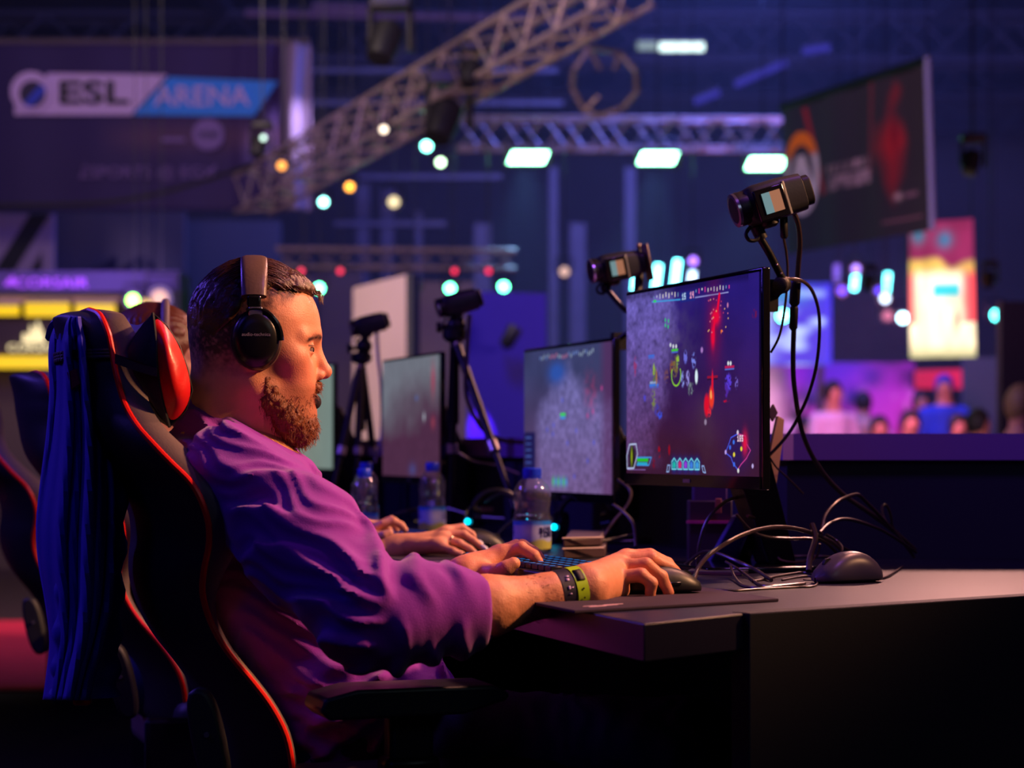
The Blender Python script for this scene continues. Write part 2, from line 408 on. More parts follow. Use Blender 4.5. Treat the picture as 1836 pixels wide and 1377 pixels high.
# ---- round stage lights
def par(x, y, d, c, s, rad, label, group, depth=0.14, cat='stage light', hang=True, body=None):
    p = P(x, y, d); r = thing('par_light', label, cat, p + Vector((0, .1, .1)), group)
    obj('can', MB().lathe(p + Vector((0, .004, 0)), [(0, rad * 1.5), (.02, rad * 1.6), (depth, rad * 1.3), (depth + .02, rad * .6)], (0, 1, 0), 14), Mblk, r)
    key = 'lamp_glow_%d_%d_%d_%d' % (*[int(k * 99) for k in c], int(s * 10))
    obj('lens', MB().lathe(p - Vector((0, .006, 0)), [(0, rad * .9), (.008, rad)], (0, 1, 0), 14), emi(key, c, s), r)
    if hang: obj('yoke', MB().tube([p + Vector((-rad * 1.7, .08, 0)), p + Vector((-rad * 1.7, .08, rad * 3)), p + Vector((rad * 1.7, .08, rad * 3)), p + Vector((rad * 1.7, .08, 0))], .008, 6), Mblkm, r); wires(r, [p + Vector((0, .08, rad * 3))], Mblkm, rad=.003)
    return r
G = (0.10, 1.0, 0.42)
for (x, lab) in ((572, 'round green stage light just right of the forehead of the player'), (743, 'round green stage light above the pale screen board'),
                 (807, 'round green stage light over the tripod camcorder'), (903, 'round green stage light above the blue board')):
    par(x, 517 - (3 if x == 903 else 0), 18, G, 20, .038, lab, 'green round stage lights')
for (x, lab) in ((540, 'small red light leftmost on the low truss'), (610, 'small red light second from the left on the low truss'),
                 (815, 'small red light third from the left on the low truss'), (876, 'small red light rightmost on the low truss')):
    par(x, 486, 18.5, (1.0, 0.02, 0.08), 2.4, .022, lab, 'small red truss lights')
for (x, y, c, s, rr, lab) in ((765, 262, (.2, 1, .8), 14, .035, 'turquoise spotlight at the bend of the diagonal truss'), (790, 291, (.6, 1, .6), 7, .03, 'pale green spotlight below the diagonal truss'),
        (580, 362, (.3, 1, .9), 10, .03, 'turquoise spotlight near the lower end of the diagonal truss'), (627, 335, (1, .35, .02), 5, .03, 'orange spotlight hanging under the diagonal truss'),
        (688, 232, (1, .8, .6), 4, .025, 'tiny warm light on the diagonal truss'), (505, 297, (1, .35, .05), 3, .03, 'orange light at the lower end of the diagonal truss'),
        (706, 362, (1, .8, .4), 1.5, .04, 'dim yellow lamp below the diagonal truss')):
    par(x, y, 15.5, c, s, rr, lab, 'lights along the diagonal truss', 0.1)

# dark moving heads hanging from the diagonal truss
def moving_head(x, y, d, s, label, lit=None):
    p = P(x, y, d); r = thing('moving_head_light', label, 'stage light', p + Vector((0, 0, s)), 'dark moving head lights')
    obj('base', MB().box(p + Vector((0, 0, s * .85)), (s * .9, s * .7, s * .35)), Mblk, r, bevel=.02)
    obj('yoke', MB().tube([p + Vector((-s * .42, 0, -s * .2)), p + Vector((-s * .42, 0, s * .7)), p + Vector((s * .42, 0, s * .7)), p + Vector((s * .42, 0, -s * .2))], s * .09, 8), Mblk, r)
    obj('head', MB().lathe(p + Vector((0, 0, s * .35)), [(0, s * .22), (.1 * s, s * .33), (.6 * s, s * .33), (.9 * s, s * .28), (.92 * s, s * .1)], (-.3, -.5, -1), 16), Mblk, r)
    wires(r, [p + Vector((0, 0, s))], Mblkm, rad=s * .03)
    if lit:
        obj('lens', MB().ball(p + Vector((s * .1, -s * .4, s * .28)), s * .1), emi('moving_head_lens', lit, 3), r)
moving_head(470, 262, 15, .17, 'dark moving head light in front of the blue banner', (.7, 1, .85))
moving_head(700, 75, 14, .30, 'large dark moving head light hanging near the ceiling left of centre')
moving_head(805, 215, 15, .34, 'dark moving head light under the middle of the diagonal truss')
moving_head(850, 130, 14.5, .2, 'small dark moving head light high on the diagonal truss')
moving_head(1745, 290, 16, .2, 'dark moving head light right of the dark banner')
moving_head(1560, 505, 17, .13, 'small dark moving head light between two lit tubes')
moving_head(1775, 500, 17, .14, 'small dark moving head light right of the bright light box')

# ---- glowing tubes
def tube_light(x, y, l, w, tilt, c, s, label, d=19):
    p = P(x, y, d); u = Vector((math.sin(tilt), 0, math.cos(tilt))); r = thing('tube_light', label, 'tube light', p - u * l / 2, 'upright glowing tubes')
    key = 'tube_glow_%d_%d_%d' % (int(c[0] * 99), int(c[1] * 99), int(s * 10))
    obj('tube', MB().tube([p - u * l / 2, p + u * l / 2], w, 10), emi(key, c, s), r)
    obj('back_bar', MB().tube([p - u * l / 2 + Vector((0, w * 2, 0)), p + u * l / 2 + Vector((0, w * 2, 0))], w, 8), Mblkm, r); wires(r, [p + u * l / 2 + Vector((0, w * 2, 0))], Mblkm, rad=.003)
CY = (.15, .90, 1.0)
tube_light(1141, 500, .20, .03, .12, CY, 12, 'glowing tube behind the second camcorder')
tube_light(1178, 497, .22, .03, .12, CY, 12, 'glowing turquoise tube left above the nearest monitor')
tube_light(1212, 492, .25, .03, .12, CY, 12, 'glowing turquoise tube right above the nearest monitor')
tube_light(1241, 497, .10, .03, .12, (.5, .7, 1), 5, 'short pale glowing tube right above the nearest monitor')
tube_light(1533, 503, .17, .028, .1, CY, 9, 'glowing turquoise tube below the dark banner')
tube_light(1590, 510, .20, .028, .1, CY, 9, 'glowing turquoise tube left of the bright light box')
tube_light(1500, 490, .16, .03, .05, (.25, .12, 1), .9, 'dim violet tube below the dark banner')
for (x, y, c, s, rr, lab) in ((1243, 468, (.35, .15, 1), 4, .035, 'round violet light above the nearest monitor'), (1535, 482, (.35, .2, 1), 3, .035, 'round violet light above a glowing tube below the dark banner'),
        (1619, 570, (.45, .85, 1), 9, .045, 'round pale blue light left of the bright light box'), (1787, 565, (.10, 1, .95), 12, .045, 'round turquoise light at the right side'),
        (1587, 535, (.6, .8, 1), 4, .04, 'round white light under a glowing tube'), (1510, 521, (.03, .02, 1), 3, .035, 'small deep blue light below the dark banner'), (1576, 521, (.03, .02, 1), 3, .03, 'small deep blue light beside a glowing tube'),
        (1592, 566, (.8, .2, .3), .8, .04, 'dim red light left of the bright light box'), (1342, 82, (.3, .9, .9), 0, .03, ''), (1404, 566, (.1, 1, .9), 14, .05, 'round turquoise light in front of the video wall'),
        (1012, 487, (1, .6, .5), 1.0, .04, 'dim warm lamp right of the blue board')):
    if lab: par(x, y, 18.5, c, s, rr, lab, 'round stage lights on the right')
# ceiling luminaires
Mlum = emi('roof_luminaire', (.75, 1.0, .95), 2.2)
for k, (x0, x1, y, s, lab) in enumerate(((1183, 1262, 84, 1, 'bright roof luminaire at the top right of centre'), (1142, 1180, 82, .3, 'faint roof luminaire beside the bright one'))):
    r = thing('roof_luminaire', lab, 'ceiling light', P((x0 + x1) / 2, y, 30), 'roof luminaires')
    obj('housing', MB().box(P((x0 + x1) / 2, y - 9, 30), ((x1 - x0) / 130, .25, .04)), Msteel, r)
    obj('tube', MB().tube([P(x0, y, 30), P(x1, y, 30)], .06, 8), Mlum if k == 0 else emi('roof_luminaire_dim', (.75, 1, .95), .35), r)
Mblue_e = emi('blue_roof_strip', (.10, .07, 1.0), .28)
for (x0, y0, x1, y1, lab) in ((1318, 152, 1410, 112, 'blue lit strip on the roof left of the dark banner'), (1245, 183, 1290, 165, 'short blue lit strip on the roof above the stage truss'),
                             (1440, 92, 1488, 85, 'small blue lit strip on the roof right of centre'), (560, 12, 690, 16, 'violet lit strip on the roof left of centre'), (440, 24, 1000, 34, 'long violet lit strip on the roof')):
    a, b = P(x0, y0, 31), P(x1, y1, 31)
    r = thing('roof_strip_light', lab, 'ceiling light', (a + b) / 2, 'coloured roof strips')
    obj('tube', MB().tube([a, b], .05 if y0 > 90 else .04, 8), Mblue_e if y0 > 40 else emi('violet_roof_strip', (.35, .14, .55), .12), r)
    obj('housing', MB().tube([a + Vector((0, .1, .06)), b + Vector((0, .1, .06))], .06, 8), Msteel, r)

# ---- painted sheets: a grid with a colour per vertex
def sheet(name, corners, nu, nv, paint, m, parent=None, ripple=None, thick=0.03, **k):
    bl, br, tr, tl = [Vector(c) for c in corners]
    n = (br - bl).cross(tl - bl).normalized()
    u = np.linspace(0, 1, nu); v = np.linspace(0, 1, nv); U, V = np.meshgrid(u, v)
    f = lambda i: np.array(tuple(i))
    Pn = (f(bl) * (1 - U[..., None]) + f(br) * U[..., None]) * (1 - V[..., None]) + (f(tl) * (1 - U[..., None]) + f(tr) * U[..., None]) * V[..., None]
    if ripple is not None: Pn = Pn + ripple(U, V)[..., None] * f(n)
    col = paint(U, V).reshape(-1, 3)
    idx = np.arange(nu * nv).reshape(nv, nu)
    Q = np.stack([idx[:-1, :-1], idx[:-1, 1:], idx[1:, 1:], idx[1:, :-1]], -1).reshape(-1, 4)
    me = np_mesh(name, Pn.reshape(-1, 3), Q, col)
    return link_mesh(name, me, m, parent, recalc=False, thick=thick, **k)
def noise2(U, V, su, sv, seed=0):
    p = np.stack([U * su + seed * 3.7, V * sv + seed * 1.3, np.full_like(U, seed * 2.1)], -1); return vnoise(p, 1.0)
def fbm2(U, V, su, sv, seed=0, o=4): return sum(noise2(U, V, su * 2 ** k, sv * 2 ** k, seed + k) / 2 ** k for k in range(o)) / 1.6
def lerpc(a, b, t): return np.array(a) * (1 - t[..., None]) + np.array(b) * t[..., None]
def over(img, c, a): return img * (1 - a[..., None]) + np.array(c) * a[..., None]
def rect(U, V, x0, x1, y0, y1, s=.005): return np.clip((U - x0) / s + .5, 0, 1) * np.clip((x1 - U) / s + .5, 0, 1) * np.clip((V - y0) / s + .5, 0, 1) * np.clip((y1 - V) / s + .5, 0, 1)
def blob(U, V, x, y, sx, sy): return np.exp(-(((U - x) / sx) ** 2 + ((V - y) / sy) ** 2))
Mpaint = mat('printed_cloth', (1, 1, 1), 0.75, attr=True, var=0.06, scale=6)
Mscreen_e = mat('backlit_print', (0, 0, 0), 0.4, attr=True, attr_emit=True, strength=1.0)
Mtrim = mat('light_grey_trim', (.20, .20, .34), .5)
def banner_ring(U, V, cx, cy, rx, ry, w):
    d = np.sqrt(((U - cx) / rx) ** 2 + ((V - cy) / ry) ** 2); return np.clip((w - np.abs(d - 1)) / .03 + .5, 0, 1)

# blue banner with lettering
dB = 20.0
bx0, bx1, by0, by1 = -330, 556, 78, 377
def U2px(U): return bx0 + U * (bx1 - bx0)
def rip(U, V):
    x = U2px(U); k = np.clip((x - 380) / 160, 0, 1) ** 1.5 * np.clip(1.15 - V * .5, 0, 1)
    return k * .10 * np.sin(x / 7.5 + np.sin(V * 3) * .8) + .012 * np.sin(x / 23.)
def paint_b(U, V):
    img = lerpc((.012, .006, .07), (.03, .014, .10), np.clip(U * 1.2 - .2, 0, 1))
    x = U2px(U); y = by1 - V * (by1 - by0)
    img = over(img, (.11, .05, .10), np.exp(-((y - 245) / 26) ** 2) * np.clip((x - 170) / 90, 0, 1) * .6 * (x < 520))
    img = over(img, (.28, .22, .34), np.clip((x - 505) / 14, 0, 1))  # right end lightened in the colour to look strongly lit
    return img
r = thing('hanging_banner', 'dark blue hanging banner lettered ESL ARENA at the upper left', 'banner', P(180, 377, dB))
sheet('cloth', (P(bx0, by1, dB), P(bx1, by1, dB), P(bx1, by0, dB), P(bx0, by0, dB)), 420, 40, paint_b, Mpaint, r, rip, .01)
obj('top_pole', MB().tube([P(bx0, by0 - 4, dB), P(bx1, by0 - 4, dB)], .03, 8), Msteel, r)
wires(r, [P(-60, by0 - 4, dB), P(540, by0 - 4, dB)], Mblkm)
dl = dB - .06
def poly(pts, d, t=.02): return MB().prism([P(x, y, d) for x, y in pts], (0, t, 0))
Mlav = mat('pale_print', s2l((190, 165, 215)), .6); Mcy = mat('bright_blue_print', s2l((20, 130, 225)), .6)
Mnavy = mat('navy_print', s2l((30, 22, 60)), .6); Mlav2 = mat('faded_lilac_print', s2l((110, 85, 150)), .6); Mroyal = mat('royal_blue_print', s2l((30, 60, 190)), .6)
obj('white_panel', poly([(26, 206), (235, 206), (300, 134), (86, 131), (75, 150), (40, 170), (26, 190)], dl), Mlav, r, smooth=False)
obj('blue_panel', poly([(238, 206), (455, 208), (498, 146), (303, 138)], dl), Mcy, r, smooth=False)
obj('emblem', MB().lathe(P(55, 164, dl - .05), [(0, .185), (.04, .185)], (0, 1, 0), 40), Mlav, r)
obj('emblem_mark', MB().lathe(P(58, 168, dl - .07), [(0, .12), (.015, .12)], (0, 1, 0), 32), Mnavy, r)
obj('emblem_stripe', poly([(42, 186), (54, 192), (82, 162), (78, 152), (70, 154)], dl - .09, .015), Mroyal, r, smooth=False)
Rt = lambda x, y, d: frame_mtx(P(x, y, d), (1, 0, 0), (0, 0, 1))
text_mesh('ESL', .29, Rt(166, 168, dl - .03), mat('dark_navy_ink', s2l((16, 10, 34)), .6), r, sx=1.55, bold=.007, depth=.01)
text_mesh('ARENA', .26, Rt(362, 174, dl - .03), Mlav, r, sx=1.04, bold=.001, depth=.01)
text_mesh('ESPORTS @ EGX', .15, Rt(265, 310, dl), Mlav2, r, sx=1.1, depth=.008)
text_mesh('/', .18, Rt(148, 308, dl), Mlav2, r, depth=.008); text_mesh('/', .18, Rt(383, 308, dl), Mlav2, r, depth=.008)
obj('round_badge', MB().lathe(P(373, 241, dl - .03), [(0, .145), (.02, .145)], (0, 1, 0), 32), Mlav2, r)
text_mesh('intel', .10, Rt(373, 240, dl - .06), Mnavy, r, depth=.006)
obj('small_print', poly([(290, 247), (332, 247), (332, 254), (290, 254)], dl), Mlav2, r, smooth=False)
lamp('SPOT', P(760, 60, 18.9), P(540, 235, 20), 420, (.80, .60, 1.0), .05, .9, 22, name='banner_corner_lamp')
lamp('AREA', P(200, 520, 15), P(180, 180, 20), 34, (.50, .28, 1.0), 1.0, name='banner_lamp')
obj('sagging_cable', MB().tube(spline([P(-40, 368, 18), P(200, 362, 18), P(380, 320, 18), P(560, 250, 17.5)]), .02, 6), Mrub, label='thick black cable sagging in front of the blue banner', cat='cable')

# dark banner with round emblem
cs = (P(1412, 456, 17), P(1672, 412, 14.6), P(1662, 108, 14.6), P(1404, 193, 17))
def paint_o(U, V):
    img = lerpc((.022, .026, .06), (.03, .018, .028), U)
    R = (.42, .012, .035)
    d = (U - (.16 + (1 - V) * .20)); img = over(img, R, np.clip(1 - np.abs(d) / .022, 0, 1) * (V > .35) * (V < .95))
    d = (U - (.66 - (1 - V) * .06)); img = over(img, (.25, .02, .05), np.clip(1 - np.abs(d) / .02, 0, 1) * (V > .4) * (V < .97) * .7)
    img = over(img, (.50, .005, .02), np.clip(1.25 - (np.abs(U - .78 + .03 * noise2(U, V, 3, 6, 2)) / .13 + np.abs(V - .56) / .36) * 1.1 + .5 * noise2(U, V, 12, 7, 6), 0, 1) * .75)
    img = over(img, (.16, .0, .02), np.clip(1 - (np.abs(U - .79) / .03 + np.abs(V - .62) / .2), 0, 1))
    k = banner_ring(U, V, .135, .52, .105, .235, .19)
    top = np.clip(((V - .62) / .04), 0, 1)
    img = over(img, (.62, .58, .66), k * (1 - top)); img = over(img, (.85, .20, .02), k * top)
    for s_ in (-1, 1):
        t = np.clip((.64 - V) / .30, 0, 1); cx = .135 + s_ * t * .075
        img = over(img, (.60, .56, .64), np.clip((.026 - np.abs(U - cx)) / .008 + .5, 0, 1) * (V < .64) * (V > .34))
    img = over(img, (.42, .28, .34), rect(U, V, .33, .63, .47, .53) * np.clip(.4 + noise2(U, V, 60, 12, 3) * .9, 0, 1))
    img = over(img, (.48, .32, .40), rect(U, V, .32, .63, .36, .45) * np.clip(.45 + noise2(U, V, 50, 10, 5) * .8, 0, 1))
    img = over(img, (.6, .4, .4), blob(U, V, .80, .235, .02, .02)); img = over(img, (.2, .1, .14), rect(U, V, .84, .92, .22, .25))
    img = over(img, (.3, .12, .16), rect(U, V, .70, .95, .085, .10) * .6)
    return img
r = thing('emblem_banner', 'dark hanging banner with round orange and white emblem and red shape', 'banner', P(1540, 434, 15.8))
sheet('cloth', cs, 200, 200, paint_o, Mpaint, r, lambda U, V: .01 * np.sin(U * 20), .012)
obj('top_pole', MB().tube([cs[3], cs[2]], .035, 8), Mblkm, r)
obj('side_pole', MB().tube([cs[1], cs[2] + Vector((0, 0, .02))], .022, 8), Mtrim, r, label='pale upright pole at the right edge of the banner')
wires(r, [cs[2], cs[3]], Mblkm)
lamp('AREA', P(1480, 600, 12.5), P(1560, 300, 16), 22, (1.0, .62, .8), 1.0, name='emblem_banner_lamp')

# bright light box
def paint_l(U, V):
    img = lerpc((1.6, 1.25, .75), (1.5, 1.2, 1.0), V)
    img = over(img, (1.4, .12, .14), np.clip((np.abs(U - .45) - .30) / .14, 0, 1) * (V > .25))
    img = over(img, (.9, .55, .12), np.clip((V - .58) / .08, 0, 1))
    img = over(img, (.30, .02, .10), np.clip((V - .66) / .06 + noise2(U, V, 4, 5, 2), 0, 1))
    img = over(img, (.02, .18, .36), blob(U, V, .55, .86, .12, .06)); img = over(img, (.02, .2, .34), blob(U, V, .14, .9, .1, .06))
    img = over(img, (.05, .75, .85), rect(U, V, .35, .78, .44, .54, .03)); img = over(img, (1.1, .2, .15), blob(U, V, .72, .28, .05, .08))
    img = over(img, (.30, .35, .12), np.clip((.10 - V) / .08, 0, 1) * .7)
    return img * (0.9 + .25 * noise2(U, V, 9, 9, 4))[..., None]
def box_sign(name, cor, nu, nv, paint, label, cat, t=.12, group=None, feet=True):
    bl, br, tr, tl = [Vector(c) for c in cor]; r = thing(name, label, cat, (bl + br) / 2, group)
    n = (br - bl).cross(tl - bl).normalized()
    if n.y > 0: n = -n
    obj('case', MB().hexa([bl - n * t, br - n * t, br - n * .012, bl - n * .012, tl - n * t, tr - n * t, tr - n * .012, tl - n * .012]), Mblk, r, smooth=False)
    sheet('face', cor, nu, nv, paint, Mscreen_e if name != 'light_box' else Mscreen_b, r, None, .01)
    if name == 'light_box': wires(r, [tl - n * .06, tr - n * .06], Mblkm)
    else:
        for q in (bl, br):
            obj('post', MB().box((q.x + (.1 if q is bl else -.1), q.y - n.y * .06, q.z / 2), (.06, .05, q.z)), Mblk, r)
    return r
Mscreen_b = mat('bright_backlit_print', (0, 0, 0), 0.4, attr=True, attr_emit=True, strength=1.25)
box_sign('light_box', (P(1632, 642, 17), P(1750, 640, 17), P(1744, 392, 17), P(1630, 400, 17)), 60, 110, paint_l, 'bright red, yellow and white light box hanging at the right', 'light box')
# video wall
def paint_v(U, V):
    b = np.clip(noise2(U, V, 3.5, 9, 7) * 1.6 - .1, 0, 1) * np.clip(1.2 - np.abs(U - .6), 0, 1)
    img = lerpc((.03, .03, .75), (.7, .95, 1.4), b); img = over(img, (.02, .4, .8), blob(U, V, .35, .85, .3, .12)); img = over(img, (.9, 1.2, 1.5), blob(U, V, .12, .3, .18, .35))
    return over(img, (.04, .03, .9), np.clip((U - .9) / .05, 0, 1))
box_sign('video_wall', (P(1330, 655, 21), P(1491, 655, 21), P(1491, 508, 21), P(1330, 508, 21)), 60, 60, paint_v, 'blue and white glowing video wall right of the nearest monitor', 'screen')
def paint_p(U, V):
    n1 = np.clip(.5 + .7 * noise2(U, V, 9, 4, 9), 0, 1); n2 = np.clip(noise2(U, V, 26, 9, 12) * 2 - .5, 0, 1)
    img = lerpc((.30, .008, .60), (.9, .05, .55), np.clip(.5 + .8 * noise2(U, V, 3, 2, 14) - U * .2, 0, 1)) * n1[..., None]
    img = over(img, (1.1, .4, 1.2), n2 * np.clip(1 - V * 1.3, 0, 1)); img = over(img, (.07, .01, .75), blob(U, V, .55, .9, .25, .35) * .8)
    return over(img, (1.1, .45, .8), blob(U, V, .10, .4, .1, .5))
box_sign('pink_backdrop', (P(1340, 800, 23), P(1640, 800, 23), P(1640, 650, 23), P(1340, 650, 23)), 130, 50, paint_p, 'pink and violet glowing backdrop behind the crowd', 'backdrop')
box_sign('red_sign', (P(1640, 697, 22), P(1728, 697, 22), P(1728, 662, 22), P(1640, 664, 22)), 20, 8, lambda U, V: lerpc((.55, .01, .06), (.75, .015, .10), U), 'red sign panel below the bright light box', 'sign', .2)
Mgp = mat('grey_green_panel', (.10, .13, .15), .7, scale=2)
def slab(name, x0, x1, y0, y1, d, m, label, cat, t=.1, floor=True, **k):
    a, b = P(x0, y0, d), P(x1, y0, d); z0 = 0 if floor else P(x0, y1, d).z
    return obj(name, MB().box(((a.x + b.x) / 2, d + t / 2, (a.z + z0) / 2), (b.x - a.x, t, a.z - z0)), m, label=label, cat=cat, smooth=False, **k)
slab('grey_partition', 1728, 1800, 640, 0, 21, Mgp, 'plain grey partition left of the dark pillar', 'partition')
slab('dark_pillar', 1795, 1905, 540, 0, 12.5, mat('dark_maroon_paint', (.020, .008, .014), .8), 'dark maroon pillar at the right edge', 'pillar', .12)
Mbg1 = mat('beige_booth_panel', (.30, .24, .25), .8, scale=1.5, var=.2); Mbg2 = mat('mauve_booth_panel', (.17, .13, .15), .8, scale=1.5, var=.25)
slab('booth_wall', 476, 560, 495, 0, 20.5, Mbg2, 'mauve booth wall directly behind the face of the player', 'panel', .3)
slab('booth_wall', 560, 650, 488, 0, 20.9, mat('dark_mauve_panel', (.09, .07, .10), .8, scale=1.5), 'darker mauve booth wall left of the pale board', 'panel', .3)
slab('booth_wall', 722, 850, 505, 0, 20.5, Mbg2, 'mauve booth wall behind the tripods', 'panel', .3)
slab('tall_wall', 318, 500, 395, 0, 24, mat('grey_violet_panel', (.085, .075, .09), .8, scale=1.5), 'tall grey partition behind the head of the player', 'partition', .3)
for i, (x0, x1, y0) in enumerate(((640, 662, 330), (684, 706, 340), (745, 757, 380), (850, 880, 400), (1022, 1050, 400), (1120, 1140, 300), (985, 1000, 300))):
    slab('steel_column', x0, x1, y0, 0, 28, Msteel, ['pale steel column left of the low truss', 'pale steel column over the pale board', 'thin steel column over the tripods', 'wide steel column left of the stage lights',
         'steel column right of the blue board', 'steel column behind the nearest monitor', 'thin steel column above the second monitor'][i], 'column', .3, group='steel columns')
for i, (x0, x1, y0, y1) in enumerate(((560, 1010, 186, 192), (640, 900, 318, 326), (500, 1000, 128, 134), (600, 800, 402, 408))):
    a, b = P(x0, y0, 27), P(x1, y0, 27)
    rr_ = thing('steel_rail', 'x', 'rail', a); obj('rail', MB().box(((a.x + b.x) / 2, 27, a.z), (b.x - a.x, .15, .06)), Msteel, rr_, smooth=False); wires(rr_, [a + Vector((.2, 0, 0)), b - Vector((.2, 0, 0))], Mblkm); props(rr_, cat='rail', group='steel rails',
        label=['horizontal steel rail behind the diagonal truss', 'short steel rail above the low truss', 'upper steel rail behind the diagonal truss', 'lowest steel rail above the low truss'][i])
# pale board and blue board
r = thing('display_board', 'tall pale beige display board behind the far tripod', 'board', P(683, 0, 13).xyz * Vector((1, 1, 0)))
a, b = P(633, 0, 13.3), P(728, 0, 12.6); t0, t1 = P(633, 516, 13.3), P(728, 492, 12.6)
obj('face', MB().hexa([(a.x, a.y, .02), (b.x, b.y, .02), (b.x, b.y + .08, .02), (a.x, a.y + .08, .02), t0, t1, t1 + Vector((0, .08, 0)), t0 + Vector((0, .08, 0))]), mat('pale_board', (.52, .42, .40), .7, scale=2), r, smooth=False)
obj('edge', MB().tube([(b.x + .04, b.y, 0), t1 + Vector((.04, 0, 0))], .045, 6), mat('dark_teal_trim', (.012, .02, .035), .5), r)
r = thing('blue_board', 'deep blue display board right of the tripods', 'board', Vector((P(905, 0, 14).x, 14, 0)))
a, b = P(838, 0, 14.0), P(980, 0, 14.4); t0, t1 = P(838, 522, 14.0), P(980, 526, 14.4)
obj('face', MB().hexa([(a.x, a.y, 0), (b.x, b.y, 0), (b.x, b.y + .1, 0), (a.x, a.y + .1, 0), t0, t1, t1 + Vector((0, .1, 0)), t0 + Vector((0, .1, 0))]), mat('deep_blue_board', (.05, .03, .45), .7, scale=2), r, smooth=False)
p = P(905, 622, 13.8); r = thing('wall_spotlight', 'small dark spotlight casting a violet streak down the blue board', 'spotlight', p)
obj('can', MB().lathe(p, [(0, .03), (.02, .045), (.14, .05), (.15, .03)], (.5, .2, .9), 12), Mblk, r); obj('bracket', MB().tube([p, p + Vector((0, .3, 0))], .012, 6), Mblkm, r)
lamp('SPOT', p + Vector((-.03, -.06, -.05)), P(868, 760, 14.02), 90, (.45, .06, 1.0), .01, .5, 24, name='streak_lamp')

# yellow booth at the left with sail logo
d = 16.0
slab('booth_back_wall', -160, 312, 520, 0, d + 1.2, mat('booth_dark_wall', (.05, .032, .03), .8, scale=2), 'dark back wall of the yellow lit booth', 'booth wall', .2)
r = thing('booth_fascia', 'violet booth fascia with a sail emblem and lettering', 'fascia', P(80, 522, d))
a, b = P(-160, 504, d), P(320, 504, d)
obj('board', MB().box(((a.x + b.x) / 2, d + .3, a.z), (b.x - a.x, .6, .148)), mat('violet_fascia', (.030, .016, .10), .7), r, smooth=False)
Mvio = mat('lit_violet_print', s2l((170, 90, 230)), .6, emit=(.30, .08, .6), strength=.10)
text_mesh('CORSAIR', .105, Rt(92, 508, d - .02), Mvio, r, sx=1.25, depth=.008)
def sail(cx, cy, s, d, m, parent, name='sail_emblem'):
    o = MB()
    for (x0, x1, y0, y1) in ((-.95, -.2, -.1, .2), (-.45, .35, -.7, .3), (.0, .85, -1.0, .5)):
        o.prism([P(cx + x0 * s * .8, cy + .55 * s, d), P(cx + (x0 + x1) * s * .55 + .2 * s, cy + .55 * s, d), P(cx + x1 * s, cy + .4 * s, d), P(cx + (x0 * .4 + x1 * .6) * s, cy + (y0) * s * .45, d), P(cx + (x0 * .7 + x1 * .3) * s, cy + y0 * s, d)], (0, .012, 0))
    return obj(name, o, m, parent, smooth=False)
sail(18, 505, 13, d - .02, Mvio, r)
Myel = emi('yellow_light_panel', (1.0, .62, .0), 1.05)
for i, (x0, x1, y0, y1, lab) in enumerate(((-160, 34, 548, 566, 'yellow glowing shelf strip at the left frame edge'), (46, 124, 543, 568, 'yellow glowing shelf strip above the sail logo panel'), (136, 206, 545, 570, 'yellow glowing shelf strip above the leather chair'), (-160, 112, 638, 661, 'long yellow glowing counter strip below the sail logo panel'))):
    a, b = P(x0, (y0 + y1) / 2, d + .8), P(x1, (y0 + y1) / 2, d + .8)
    r = thing('glowing_shelf', lab, 'shelf light', (a + b) / 2, 'yellow shelf lights'); w = b.x - a.x; hh = (y1 - y0) * d / F
    obj('strip', MB().box(((a.x + b.x) / 2, d + .8, a.z), (w, .05, hh)), Myel, r, smooth=False)
    obj('shelf', MB().box(((a.x + b.x) / 2, d + 1.0, a.z + hh / 2 + .02), (w, .36, .03)), Mbg1, r, smooth=False)
r = thing('logo_panel', 'dark booth panel with a glowing cream sail logo and lettering', 'sign', P(58, 636, d + .7))
obj('panel', MB().box(P(40, 605, d + .75), (.62, .05, .25)), mat('brown_black_panel', (.03, .02, .015), .7), r, smooth=False)
Mcream = emi('cream_glow', (1.0, .80, .42), 1.3)
sail(60, 600, 26, d + .7, Mcream, r)
text_mesh('CORSAIR', .085, Rt(62, 624, d + .69), Mcream, r, sx=1.2, depth=.008)
par(238, 538, 15.5, (.25, 1.0, .05), 16, .04, 'round green light above the gaming chairs', 'booth lights')
par(258, 548, 15.6, (1.0, .6, .05), 1.6, .05, 'dim amber light beside the round green light', 'booth lights')
par(286, 535, 15.6, (1.0, .5, .1), 1.0, .06, 'dim amber light at the right end of the booth', 'booth lights')
slab('booth_column', 300, 322, 520, 0, d, mat('booth_black', (.010, .008, .012), .7), 'black column at the right end of the yellow lit booth', 'column', .5)
slab('booth_shutter', -40, 215, 524, 544, d + 1.0, mat('pink_lit_shelf', (.5, .32, .30), .6), 'pale shelf back under the violet fascia', 'shelf', .05, floor=False)
# striped board and hall number
def paint_s(U, V):
    img = np.zeros(U.shape + (3,)) + np.array((.30, .22, .42)); k = np.clip((.16 - np.abs(U * 1.0 - V * .62 - .17)) / .02 + .5, 0, 1)
    return over(over(img, (.008, .008, .02), k), (.008, .008, .02), np.clip((U - V * .6 - .55) / .02, 0, 1) * (U < .82))
sheet('striped_board', (P(-20, 500, 21), P(98, 500, 21), P(98, 384, 21), P(-20, 384, 21)), 80, 80, paint_s, Mpaint, None, None, .06, label='pale board with black diagonal stripes at the left edge', cat='board')
slab('numbered_wall', 90, 330, 380, 0, 22.5, mat('grey_numbered_wall', (.10, .08, .10), .8, scale=1), 'grey wall bearing dark numerals above the booth', 'wall panel', .2)
text_mesh('40', .55, Rt(222, 497, 22.4), Mnavy, bpy.data.objects['numbered_wall'], depth=.02, sx=1.3, name='numerals')

